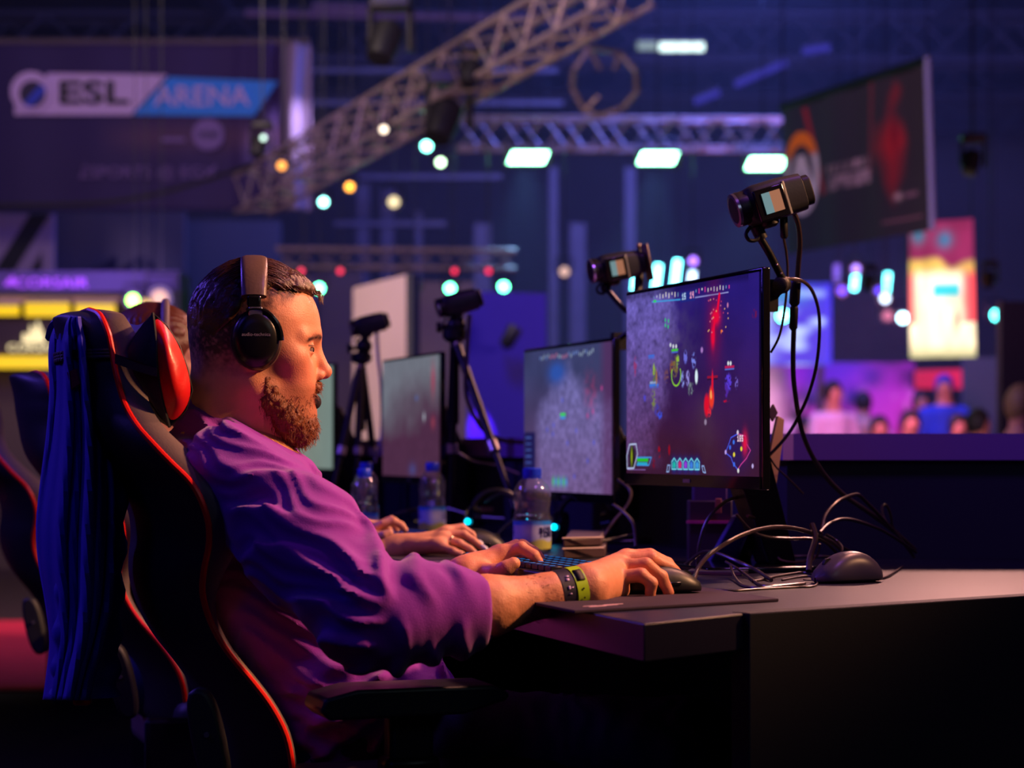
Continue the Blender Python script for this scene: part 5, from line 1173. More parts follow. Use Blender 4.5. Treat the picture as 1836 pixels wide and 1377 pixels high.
# seams, strap, pillow
idx = min(range(ns), key=lambda i: abs(ST[i][0].z - P(0, 638, YC).z)); c, w = ST[idx]
strap = []
for k in range(33):
    t = 2 * math.pi * k / 32; a, b = math.cos(t), math.sin(t)
    strap.append(c + DD * (w + .004) * max(-1, min(1, a * 1.25)) + PP * (.0 + (.11 if b < 0 else .052) * -b))
pil = None
# pillow: bow-tie shaped cushion in front of the headrest
pc = P(278, 660, 3.05) + PP * .0
hp = []
def pill_outline(): 
    return [P(x, y, 2.965) for x, y in ((274, 561), (300, 585), (322, 620), (336, 660), (345, 700), (334, 735), (304, 766), (290, 748), (262, 705), (243, 672), (232, 646), (230, 625), (244, 600), (258, 580))]
out = pill_outline(); ctr = sum(out, Vector()) / len(out); n = len(out)
def cushion(out, ctr, L, pinch, bulge):
    """cushion swept along DD; outline shrinks to the middle (bow tie) and closes with bulged ends"""
    vs = []; fs = []; rows = [(-.02, .0), (-.016, .45), (-.006, .85), (0, 1.0)] + [(L * t, 1 - pinch * math.sin(math.pi * t)) for t in (.12, .25, .38, .5, .62, .75, .88)] + [(L, 1.0), (L + .006, .85), (L + .016, .45), (L + .02, 0.0)]
    for s_, k in rows:
        for p in out: vs.append(ctr + (p - ctr) * max(k, .001) + DD * s_)
    for i in range(len(rows) - 1):
        for k in range(n): fs.append((i * n + k, i * n + (k + 1) % n, (i + 1) * n + (k + 1) % n, (i + 1) * n + k))
    return vs, fs, rows
vs, fs, rows = cushion(out, ctr, .24, .14, .02)
side = MB(); side.add(vs[:4 * n], fs[:3 * n]); body_ = MB(); body_.add(vs, fs[3 * n:(len(rows) - 4) * n]); en = MB(); en.add(vs, fs[(len(rows) - 4) * n:])
# near end: red right part, black left part split along a line
pl = obj('headrest_pillow', body_, Mshell, chair, thick=.002)
split = [P(274, 561, 2.955), P(280, 610, 2.945), P(281, 660, 2.94), P(290, 715, 2.945), P(304, 766, 2.955)]
right = [P(x, y, 2.96) for x, y in ((300, 585), (322, 620), (336, 660), (345, 700), (334, 735))]
m = MB(); m.add([split[0], split[1], split[2], split[3], split[4]] + right + [P(306, 660, 2.925), P(302, 610, 2.93), P(316, 715, 2.93)], [(0, 5, 11, 1), (5, 6, 10, 11), (1, 11, 10, 2), (2, 10, 12, 3), (10, 6, 7), (10, 7, 12), (12, 7, 8), (12, 8, 9), (3, 12, 9, 4)])
obj('red_end', m, Mredl, pl, subsurf=2, label='glossy red side panel of the pillow')
left = [P(x, y, 2.96) for x, y in ((290, 748), (262, 705), (243, 672), (232, 646), (230, 625), (244, 600), (258, 580))]
m = MB(); q = split + left + [P(260, 650, 2.94)]; m.add(q, [(0, 1, 12, 11), (1, 2, 12), (2, 3, 12), (3, 4, 5, 6), (3, 6, 12), (6, 7, 12), (7, 8, 12), (8, 9, 12), (9, 10, 12), (10, 11, 12)])
obj('black_end', m, Mshell, pl)
obj('pillow_piping', MB().tube(split, .0022, 6), Mrub, pl)
fo = [ctr + (p - ctr) * 1.0 + DD * .24 for p in out]; m = MB(); m.add(fo, [tuple(range(n))]); obj('far_end', m, Mredl, pl, thick=.004)
s0 = P(208, 636, 2.955); s1 = P(280, 668, 2.935)
q = [P(206, 634, 2.95), P(240, 646, 2.94), P(281, 660, 2.935), P(281, 676, 2.935), P(240, 664, 2.94), P(206, 652, 2.95)]
m = MB().prism(q, (0, .002, 0)); obj('elastic_strap', m, mat('brown_black_elastic', (.035, .026, .022), .7), chair, label='dark elastic strap holding the pillow')
bz = [i for i in range(ns) if P(0, 655, YC).z <= ST[i][0].z <= P(0, 632, YC).z]
m = MB(); vv = []; 
for i in bz:
    c, w = ST[i]; vv.append([c + DD * w * a * 1.01 - PP * (.054 * (1 - abs(a) ** 2.6) ** .8 + .004) for a in [-1 + 2 * k / 16 for k in range(17)]])
for i in range(len(vv) - 1):
    for k in range(16): m.add([vv[i][k], vv[i][k + 1], vv[i + 1][k + 1], vv[i + 1][k]], [(0, 1, 2, 3)])
obj('elastic_strap', m, mat('brown_black_elastic', (.035, .026, .022), .7), chair, thick=.002)
# woven maker's patch on the rear shell
q = [P(136, 668, 2.995), P(152, 661, 2.985), P(158, 688, 2.985), P(143, 698, 2.995)]
m = MB().prism([v - PP * .012 for v in q], PP * .002); obj('patch', m, mat('dark_red_patch', (.22, .01, .03), .6), chair, label='small dark red patch on the rear of the backrest')
# seat and undercarriage (local helper built around seat centre)
SC = Vector((P(520, 0, YC).x + .16, YC + .02, 0)); ax = (PP, DD, UP)
obj('seat', MB().box(SC + UP * .455, (.50, .36, .09), ax), Mleath, chair, bevel=.03, bseg=4)
for s_ in (-1, 1): obj('seat_bolster', MB().box(SC + UP * .475 + DD * s_ * .205, (.46, .09, .12), ax), Mshell, chair, bevel=.035, bseg=4)
obj('recline_bracket', MB().box(SC - PP * .24 - DD * .262 + UP * .45, (.10, .02, .12), ax), Mblk, chair, bevel=.01)
# oval plastic cover with a screw over the reclining hinge
q = []
for k in range(24):
    t = 2 * math.pi * k / 24; x = 372 + 30 * math.copysign(abs(math.cos(t)) ** .7, math.cos(t)) + (0); y = 1330 + 95 * math.copysign(abs(math.sin(t)) ** .8, math.sin(t)); q.append(P(x + (y - 1330) * .20, y, 2.80))
cv = obj('hinge_cover', MB().prism(q, (0, .03, 0)), mat('dark_green_grey_plastic', (.028, .032, .028), .5), chair, bevel=.006)
obj('screw', MB().lathe(P(370, 1318, 2.797), [(0, .0035), (.003, .0035)], (0, 1, 0), 12), mat('dull_silver', (.4, .4, .4), .35, .8), cv)
obj('lift_column', MB().lathe(SC + UP * .14, [(0, .028), (.12, .028), (.12, .018), (.27, .018)], (0, 0, 1), 16), Mblkm, chair)
obj('tilt_plate', MB().box(SC + UP * .40, (.26, .2, .03), ax), Mblkm, chair, bevel=.005)
for k in range(5):
    a = math.radians(72 * k + 20); u = Vector((math.cos(a), math.sin(a), 0)); tip = SC + u * .32 + UP * .085
    g = obj('base_leg', MB().tube([SC + UP * .14, tip], [.028, .018], 10), Mblkm, chair)
    obj('caster', MB().lathe(SC + u * .32 + UP * .030 + Vector((-u.y, u.x, 0)) * -.022, [(0, .024), (.004, .030), (.040, .030), (.044, .024)], Vector((-u.y, u.x, 0)), 16), Mrub, g)
# arm rests
for s_, nm in ((-1, 'near'), (1, 'far')):
    if s_ < 0: c = P(752, 1256, 2.76)
    else: c = P(752, 1256, 2.76) + DD * .62
    ap = obj('armrest_pad', MB().prism([c + PP * x + DD * y + UP * z for x, y, z in ((-.128, 0, -.010), (-.116, -.0, -.022), (.06, 0, -.020), (.118, 0, -.004), (.122, 0, .004), (.10, 0, .016), (-.08, 0, .016), (-.122, 0, .006))], DD * .10), mat('armrest_rubber', (.020, .022, .022), .42, bump=.1), chair, bevel=.006, bseg=3)
    p = c + DD * .05 - UP * .02; b_ = Vector((p.x - .0, p.y, .47))
    obj('armrest_post', MB().box((p + b_) / 2, (.06, .035, (p.z - b_.z)), ax), Mblk, chair, bevel=.008)
    obj('armrest_sleeve', MB().box(p - UP * .10, (.075, .05, .09), ax), Mblkm, chair, bevel=.010)
    obj('armrest_bracket', MB().tube([b_, Vector((b_.x, b_.y, .43)), SC + DD * s_ * .15 + UP * .41], .018, 8), Mblkm, chair)
# neighbour's chair, a copy further along the desk
c2 = copy_tree(chair); c2.location = chair.location + DD * 1.0 + PP * .035; c2.scale = (1, 1, .955)
c2['label'] = 'black gaming chair with red piping at the left frame edge, behind the jacket'
for ch in [q for q in c2.children if q.name.startswith(('elastic_strap', 'headrest_pillow', 'patch'))]:
    for g in list(ch.children): bpy.data.objects.remove(g)
    bpy.data.objects.remove(ch)
c3 = copy_tree(c2); c3.location = chair.location + DD * 2.25 + PP * .02; c3['label'] = 'gaming chair farthest along the desk, hidden behind the other two'
# jacket hung over the back of the near chair
Mjack = mat('blue_jacket_cloth', (.035, .030, .42), .6, scale=20, bump=.25, bscale=120)
JT = [(568, 118, 146), (580, 103, 152), (600, 94, 160), (640, 90, 168), (700, 92, 176), (780, 86, 190), (860, 76, 200), (940, 68, 205), (1010, 72, 205), (1080, 84, 200), (1150, 92, 185), (1210, 86, 168), (1255, 80, 158)]
nj = 40; m = MB(); vs = []
for row in spline([Vector((a, b, c)) for a, b, c in JT], 4):
    y, xl, xr = row
    for k in range(nj):
        a = k / (nj - 1); x = xl + (xr - xl) * a
        dep = 3.24 - .25 * math.sin(math.pi * min(1, a * .75)) ** .7 + .020 * math.sin(a * 17 + y * .006) * (1 if y > 600 else .3) + .012 * math.sin(a * 37 + y * .013)
        vs.append(P(x, y, dep))
nr = len(vs) // nj
m.add(vs, [(i * nj + k, i * nj + k + 1, (i + 1) * nj + k + 1, (i + 1) * nj + k) for i in range(nr - 1) for k in range(nj - 1)])
jk = thing('jacket', 'blue jacket hung over the left rear of the nearest gaming chair', 'jacket', P(120, 1200, 3.2))
obj('jacket_body', m, Mjack, jk, thick=.006)
obj('collar', MB().tube(spline([P(100, 606, 3.25), P(108, 582, 3.2), P(128, 571, 3.15), P(146, 580, 3.12)]), .016, 10, flat=.5), Mjack, jk)
obj('sleeve', MB().tube(spline([P(168, 640, 3.13), P(172, 760, 3.12), P(168, 900, 3.10), P(162, 1040, 3.10), P(156, 1160, 3.10), P(152, 1245, 3.10)]), [.025 + .022 * math.sin(min(1, k / 20) * math.pi / 2) + .004 * math.sin(k * 1.3) for k in range(41)], 14), Mjack, jk)
obj('red_lining', MB().box(P(148, 1245, 3.06), (.025, .02, .03)), Mredl, jk, bevel=.004)
# ================================================================== THE PLAYER IN PURPLE
Mskin = mat('skin', (1, 1, 1), .48, attr=True, var=.10, scale=60, bump=.25, bscale=500, sss=.04)
SK = np.array(s2l((222, 150, 112))); SKR = np.array(s2l((215, 110, 90))); HRC = np.array(s2l((46, 26, 16)))
YAW = math.radians(7); HC = P(460, 620, 3.12)
HX = Vector((math.cos(YAW), math.sin(YAW), 0)); HYv = Vector((-math.sin(YAW), math.cos(YAW), 0))
HT = Matrix(((HX.x, HYv.x, 0, HC.x), (HX.y, HYv.y, 0, HC.y), (0, 0, 1, HC.z), (0, 0, 0, 1)))
HW = lambda x, y, z: HT @ Vector((x, y, z))
def head_sdf(p, beardless=False):
    q = p.copy(); q[..., 1] = np.abs(q[..., 1])
    d = ell(q, (-.012, 0, .030), (.086, .074, .084))
    d = smin(d, ell(q, (.022, 0, .028), (.068, .062, .070)), .03)
    d = smin(d, ell(q, (.032, 0, -.040), (.052, .056, .080)), .03)
    d = smin(d, ell(q, (.034, 0, -.092), (.046, .048, .032)), .03)
    d = smin(d, rc(q, (-.005, .052, -.055), (.052, .020, -.104), .020, .020), .025)        # jaw line
    d = smin(d, ell(q, (.048, .045, -.020), (.022, .018, .018)), .022)                       # cheekbone
    d = smin(d, ell(q, (.056, .028, -.052), (.022, .022, .026)), .02)                        # cheek
    d = smin(d, rc(q, (.0785, .006, .014), (.064, .046, .012), .0115, .009), .012)          # brow ridge
    d = smax(d, -ell(q, (.094, .031, -.008), (.020, .019, .013)), .014)                      # eye socket
    d = smin(d, ell(q, (.0680, .031, -.0055), (.0148, .0158, .0130)), .004)                   # lids over the eyeball
    d = smax(d, -rc(q, (.0845, .021, -.0060), (.0770, .042, -.0068), .0038, .0030), .0015)      # lid slit
    d = smin(d, rc(q, (.080, 0, .004), (.0965, 0, -.034), .0075, .0095), .010)               # nose bridge
    d = smin(d, ell(q, (.0955, 0, -.038), (.0115, .0105, .0095)), .006)                     # tip
    d = smin(d, ell(q, (.0855, .0125, -.0425), (.0115, .0065, .0075)), .005)                 # wing
    d = smax(d, -ell(q, (.0905, .0065, -.0500), (.0058, .0032, .0036)), .003)                # nostril
    d = smin(d, rc(q, (.0795, 0, -.066), (.069, .021, -.072), .0068, .004), .006)            # upper lip
    d = smin(d, rc(q, (.0770, 0, -.080), (.067, .018, -.078), .0070, .004), .006)            # lower lip
    d = smax(d, -rc(q, (.086, 0, -.0735), (.072, .022, -.0742), .0022, .0012), .003)         # mouth line
    d = smin(d, ell(q, (.066, 0, -.104), (.017, .020, .016)), .015)                          # chin
    # ear
    e = ell(q, (-.006, .076, -.006), (.018, .010, .030)); e = smax(e, -ell(q, (-.004, .088, -.002), (.010, .008, .018)), .006)
    d = smin(d, e, .008)
    # neck and throat
    d = smin(d, rc(p, (-.026, 0, -.02), (-.062, 0, -.17), .060, .064), .03)
    d = smin(d, rc(p, (-.004, 0, -.085), (-.030, 0, -.19), .046, .058), .03)
    d = smin(d, rc(p, (.0, .02, -.12), (.015, .03, -.22), .030, .05), .02)
    return d + .0006 * vnoise(p, 55)
def head_col(V, T):
    x, y, z = V[:, 0], np.abs(V[:, 1]), V[:, 2]
    c = np.tile(SK, (len(V), 1)); n = vnoise(V, 160) * .5 + vnoise(V, 400) * .4
    def mix(col, a):
        nonlocal c; a = np.clip(a, 0, 1)[:, None]; c = c * (1 - a) + np.array(col) * a
    mix(SKR, np.exp(-((x - .055) ** 2 + (y - .045) ** 2 + (z + .035) ** 2) / .0006) * .5); mix(SKR, np.exp(-((x - .10) ** 2 + y ** 2 + (z + .038) ** 2) / .0002) * .6)
    mix(s2l((190, 80, 75)), (np.exp(-((z + .067) / .006) ** 2) + np.exp(-((z + .080) / .007) ** 2)) * (x > .066) * (y < .024))
    # cropped sides: dark fading into the temple and nape
    line = .055 - .9 * (x - .03) * (x > .03)
    hair = np.clip((z - (-.050 + .0 * x)) / .05, 0, 1) * np.clip((.030 - x) / .035, 0, 1)
    top = np.clip((z - .055 - (x > .05) * (x - .05) * .9) / .02, 0, 1) * (x < .088)
    mix(HRC, np.clip((hair * (.95 + n) + 0), 0, .95)); mix(HRC, top * (.9 + n)); mix(HRC, np.clip((.052 - x) / .05, 0, 1) * np.clip((z - .005) / .05, 0, 1) * (.75 + n))
    mix(HRC, np.exp(-((x - .022) / .016) ** 2) * np.clip((.03 - z) / .03, 0, 1) * np.clip((z + .07) / .03, 0, 1) * (y > .045) * .7)
    mix(HRC, np.exp(-((z - .0120 + np.clip(y - .035, 0, 1) * .35) / .0048) ** 2) * np.clip((x - .045) / .01, 0, 1) * np.clip((y - .008) / .006, 0, 1) * np.clip((.056 - y) / .006, 0, 1) * (.95 + n))   # brows
    mix(s2l((30, 14, 10)), np.exp(-((z + .0015) / .0015) ** 2) * (x > .060) * (y > .016) * (y < .047))    # lashes
    mix(s2l((120, 62, 30)), np.clip((-.052 - z) / .012, 0, 1) * (x > .01) * np.clip((z + .125) / .02, 0, 1) * .55 * (y > .0))
    mix(SKR, np.clip(n * 1.2, 0, 1) * .12)
    return c
head_block = (head_sdf, (-.15, -.125, -.25), (.125, .125, .13), .0017, HT)

def wpt(l): return [P(*q) for q in l]
WR = P(1052, 1054, 2.84)      # right wrist
def hand_sdf(wr, elbow, palm, fingers, thumb, rw=.0255, re=.042, flat=None):
    """fingers: list of (points, radii) from knuckle to tip"""
    def f(p):
        m = elbow.lerp(wr, .45)
        d = chain(p, [elbow, m, elbow.lerp(wr, .8), wr], [re, re * .95, rw * 1.12, rw], .015)
        for a, b, r1, r2 in palm: d = smin(d, rc(p, a, b, r1, r2), .016)
        fs = None
        for pts, rr in fingers:
            e = chain(p, pts, rr, .003)
            d = smin(d, e, .005)
        e = chain(p, thumb[0], thumb[1], .004); d = smin(d, e, .007)
        return d + .0005 * vnoise(p, 90) + .0002 * vnoise(p, 400)
    return f
EL = P(720, 1116, 2.73)
kn = {'p': P(1096, 1036, 2.905), 'r': P(1112, 1016, 2.925), 'm': P(1122, 1004, 2.950), 'i': P(1124, 1000, 2.978)}
fingers = [([kn['p'], P(1150, 1031, 2.895), P(1168, 1045, 2.895), P(1166, 1068, 2.90)], [.0105, .0092, .0082, .0072]),
           ([kn['r'], P(1158, 1013, 2.920), P(1186, 1034, 2.925), P(1198, 1061, 2.93)], [.0110, .0098, .0088, .0075]),
           ([kn['m'], P(1168, 1002, 2.950), P(1200, 1018, 2.960), P(1218, 1036, 2.965)], [.0112, .0098, .0088, .0076]),
           ([kn['i'], P(1165, 996, 2.985), P(1196, 1010, 3.000), P(1214, 1028, 3.005)], [.0110, .0096, .0086, .0075])]
palm = [(WR, P(1085, 1046, 2.915), .024, .0165), (WR, P(1100, 1028, 2.93), .024, .0155), (WR, P(1108, 1018, 2.95), .024, .0155), (WR, P(1112, 1016, 2.975), .022, .0150), (P(1060, 1060, 2.86), P(1110, 1057, 2.91), .020, .014), (P(1096, 1036, 2.905), P(1124, 1000, 2.978), .012, .012)]
thumb = ([P(1065, 1052, 2.92), P(1110, 1044, 2.99), P(1150, 1046, 3.02), P(1180, 1056, 3.012)], [.0165, .0145, .0115, .0092])
rhand = hand_sdf(WR, EL, palm, fingers, thumb, .0235, .040)
lo, hi = bbox([WR, EL, P(1222, 1036, 3.0), P(1165, 990, 3.02), P(1170, 1070, 2.88)], .045)
rblock = (rhand, lo, hi, .0019, None)
# left hand resting on the keyboard
LW = P(838, 1030, 3.32); LE = P(700, 1085, 3.42)
lf = [([P(905, 992, 3.34), P(935, 982, 3.33), P(958, 996, 3.32), P(966, 1006, 3.32)], [.0105, .0095, .0085, .0072]),
      ([P(902, 990, 3.37), P(936, 978, 3.38), P(958, 990, 3.38), P(970, 1002, 3.38)], [.0105, .0095, .0085, .0072]),
      ([P(896, 990, 3.40), P(926, 978, 3.42), P(946, 990, 3.42), P(954, 1002, 3.42)], [.0105, .0092, .008, .007]),
      ([P(888, 994, 3.43), P(912, 984, 3.45), P(930, 994, 3.45), P(936, 1004, 3.45)], [.0095, .0085, .0075, .0065])]
lpalm = [(LW, P(898, 998, 3.34), .024, .015), (LW, P(896, 996, 3.37), .024, .015), (LW, P(890, 998, 3.41), .023, .014), (P(905, 992, 3.34), P(888, 994, 3.43), .012, .011)]
lth = ([P(862, 1026, 3.31), P(888, 1026, 3.285), P(908, 1018, 3.275), P(921, 1010, 3.275)], [.015, .0128, .0115, .0100])
lhand = hand_sdf(LW, LE, lpalm, lf, lth, .024, .036)
lo2, hi2 = bbox([LW, LE, P(975, 1005, 3.40), P(935, 972, 3.46), P(900, 1030, 3.26)], .04)
lblock = (lhand, lo2, hi2, .0024, None)
# joints of the rest of the body
SHn, SHf = P(438, 862, 2.93), P(440, 860, 3.30)
ELn = P(668, 1104, 2.75); ELf = P(650, 1090, 3.42)
CH = P(440, 900, 3.12); BE = P(520, 1110, 3.12); PE = P(560, 1290, 3.12)
HIPn, HIPf = P(590, 1345, 3.02), P(600, 1345, 3.26)
KNn, KNf = P(1230, 1345, 3.02), P(1120, 1330, 3.42)
ANn, ANf = Vector((KNn.x + .02, KNn.y, .11)), Vector((KNf.x + .02, KNf.y, .11))
def torso_core(p, g=0.0):
    d = chain(p, [PE, BE, CH], [.125 + g, .112 + g, .115 + g], .05)
    d = smin(d, rc(p, SHn, SHf, .062 + g, .062 + g), .05)
    d = smin(d, rc(p, P(400, 790, 3.12), P(396, 745, 3.12), .075 + g, .058 + g), .05)
    d = smin(d, rc(p, BE - DD * .09, BE + DD * .09, .108 + g, .108 + g), .04); d = smin(d, rc(p, PE - DD * .09, PE + DD * .09, .112 + g, .112 + g), .04)
    return d
def core(p):
    d = torso_core(p, -.012)
    d = smin(d, chain(p, [SHn, ELn], [.05, .042], .02), .03); d = smin(d, chain(p, [ELn, EL, EL.lerp(WR, .3)], [.042, .040, .038], .02), .01)
    d = smin(d, chain(p, [SHf, ELf, LE, LE.lerp(LW, .3)], [.05, .04, .036, .034], .02), .02)
    for h, k, a in ((HIPn, KNn, ANn), (HIPf, KNf, ANf)): d = smin(d, chain(p, [h, k, a], [.075, .055, .038], .02), .03)
    return d
lo3, hi3 = bbox([P(330, 720, 3.1), PE, KNn, KNf, ANn, ANf, SHn, SHf, ELn, ELf], .14); lo3[2] = .05
def body_col(V, T):
    if T is HT: return head_col(V, T)
    c = np.tile(SK, (len(V), 1)); n = vnoise(V, 120); c = c * (1 + .06 * n[:, None])
    # redder knuckles and fingertips
    for pts, rr in fingers:
        for k in (1, 3): c = c + (SKR - c) * (np.exp(-((V - A3(pts[k])) ** 2).sum(-1) / .00018) * .5)[:, None]
    return c
man = thing('person', 'bearded man in a purple sweatshirt playing at the nearest monitor', 'person', Vector((PE.x, PE.y, 0)))
body_obj('body', [head_block, rblock, lblock, (core, lo3, hi3, .009, None)], Mskin, man, body_col)
# nails
Mnail = mat('fingernail', s2l((225, 160, 130)), .25)
for pts, rr in fingers:
    t = (pts[3] - pts[2]).normalized(); u = (UP - t * t.z).normalized(); w = t.cross(u)
    obj('fingernail', MB().ball(pts[3] + t * .001 + u * rr[3] * .62 + Vector((0, -.0015, 0)), (.0062, .0048, .0026), (t, w, u), 12, 8), Mnail, man)
# eyes
for s_ in (-1, 1):
    e = obj('eyeball', MB().ball(HW(.0690, s_ * .031, -.0062), .0118), mat('eye_white', (.22, .17, .15), .2), man)
    obj('iris', MB().ball(HW(.0780, s_ * .0300, -.0068), (.0038, .0062, .0062), (HX, HYv, UP), 12, 8), mat('iris', (.03, .02, .012), .1), e)
# teeth hint between the lips
# hair: combed back on top
Mhair = mat('dark_brown_hair', s2l((70, 40, 24)), .38, scale=90, var=.35, bump=.5, bscale=350, spec=.6)
def hair_sdf(p):
    x, y, z = p[..., 0], p[..., 1], p[..., 2]
    d = ell(p, (-.006, 0, .036), (.0925, .080, .0875)); d = smin(d, ell(p, (.030, 0, .068), (.055, .056, .040)), .02)
    g = np.sin(y * 900 + vnoise(p, 45) * 5 + x * 40) * .0011 + np.sin(y * 2100 + x * 120 + vnoise(p, 70) * 4) * .0006
    d = d + g * np.clip((z - .03) / .03, 0, 1) + .0012 * vnoise(p, 120)
    front = np.where(x > .0, .080 - .10 * np.clip(x, 0, .1), .080 + x * 1.35)   # lower edge of the long hair
    front = np.maximum(front, -.028) + .006 * vnoise(p, 80)
    return smax(d, front - z, .012)
hair = body_obj('hair', [(hair_sdf, (-.115, -.095, -.045), (.105, .095, .14), .0022, HT)], Mhair, man)
m = MB(); rs = random.Random(3)
for k in range(420):
    y0 = rs.uniform(-.062, .062); x0 = rs.uniform(.05, .090) * (1 - (y0 / .11) ** 2); pts = []; lift = rs.uniform(0, .003); L = rs.uniform(.05, .15)
    for i in range(7):
        x = x0 - L * i / 6; yy = y0 * (1 + .15 * i / 6)
        rz = 1 - ((x + .006) / .0945) ** 2 - (yy / .082) ** 2
        if rz <= .02: break
        z = .036 + .0895 * math.sqrt(rz)
        if x > .03: z = max(z, .068 + .041 * math.sqrt(max(0, 1 - ((x - .03) / .056) ** 2 - (yy / .058) ** 2)) if ((x - .03) / .056) ** 2 + (yy / .058) ** 2 < 1 else z)
        if z < .072: break
        pts.append(HW(x, yy, z + lift * math.sin(i * .6)))
    if len(pts) > 2: m.tube(pts, [.00055] * (len(pts) - 1) + [.0002], 4, False)
for k in range(40):   # wisps at the forehead
    y0 = rs.uniform(-.03, .03); a = HW(.084, y0, .078); m.tube([a, HW(.090, y0 * 1.05, .076 + rs.uniform(-.004, .004)), HW(.093 + rs.uniform(-.004, .004), y0 * 1.1, .068 + rs.uniform(-.008, .006))], [.0005, .0004, .0002], 4, False)
obj('hair_strands', m, Mhair, hair, kind='stuff')
# beard
Mbeard = mat('ginger_brown_beard', s2l((118, 62, 26)), .55, scale=120, var=.45, bump=.7, bscale=420)
def beard_sdf(p):
    q = p.copy(); q[..., 1] = np.abs(q[..., 1])
    d = chain(q, [(.012, .058, -.052), (.020, .053, -.080), (.040, .040, -.104), (.058, .016, -.114), (.060, 0, -.116)], [.010, .016, .021, .024, .0245], .012)
    d = smin(d, ell(q, (.048, 0, -.122), (.032, .036, .022)), .015)
    d = smin(d, ell(q, (.060, 0, -.098), (.0215, .024, .018)), .01)
    d = smin(d, ell(q, (.050, .036, -.078), (.018, .016, .020)), .012)
    d = smin(d, chain(q, [(.0865, .0, -.0570), (.0810, .013, -.0605), (.070, .027, -.074), (.060, .032, -.092)], [.0068, .0078, .0078, .011], .006), .006)
    d = smax(d, -ell(q, (.090, 0, -.074), (.017, .019, .0095)), .004)
    return d + .0022 * vnoise(p, 150) + .0016 * vnoise(p, 330) + .0010 * vnoise(p, 700)
bd = body_obj('beard', [(beard_sdf, (-.01, -.085, -.155), (.10, .085, -.04), .0017, HT)], Mbeard, man)
m = MB(); V, Q = snets(beard_sdf, (-.01, -.085, -.155), (.10, .085, -.04), .004)
for k in range(2600):
    a = Vector(V[rs.randrange(len(V))]); c = Vector((.035, 0, -.085)); o = (a - c).normalized()
    o = (o + Vector((.15, rs.uniform(-.5, .5), -.75))).normalized(); L = rs.uniform(.004, .011)
    if a.z > -.068: L *= .45
    b1 = a + o * L * .5; b2 = a + (o + Vector((rs.uniform(-.3, .3), rs.uniform(-.3, .3), -.25))).normalized() * L
    m.tube([HT @ a, HT @ b1, HT @ b2], [.00042, .00036, .00012], 3, False)
obj('beard_strands', m, Mbeard, bd, kind='stuff')
m = MB()
for s_ in (-1, 1):
    for k in range(60):
        t = rs.random(); y = s_ * (.013 + .034 * t); z = .0115 - max(0, t - .5) * .016 + rs.uniform(-.002, .002); x = .0905 - .026 * t ** 1.6
        m.tube([HW(x, y, z), HW(x - .002, y + s_ * .004, z + .003), HW(x - .004, y + s_ * .008, z + .003)], [.0006, .0005, .0002], 4, False)
obj('eyebrows', m, Mhair, man, kind='stuff')
# forearm hair
m = MB(); ar = (WR - EL).normalized(); su = ar.cross(UP).normalized(); sv = su.cross(ar)
for k in range(420):
    t = rs.uniform(.42, .93); a = rs.uniform(0, 2 * math.pi); r_ = .040 * (1 - t) + .0262 * t + .0; c = EL.lerp(WR, t)
    o = su * math.cos(a) + sv * math.sin(a); p0 = c + o * r_ * .97; m.tube([p0, p0 + o * .0022 + ar * .003 - UP * .001, p0 + o * .0024 + ar * .007 - UP * .003], [.00022, .00018, .00008], 3, False)
obj('arm_hair', m, Mhair, man, kind='stuff')

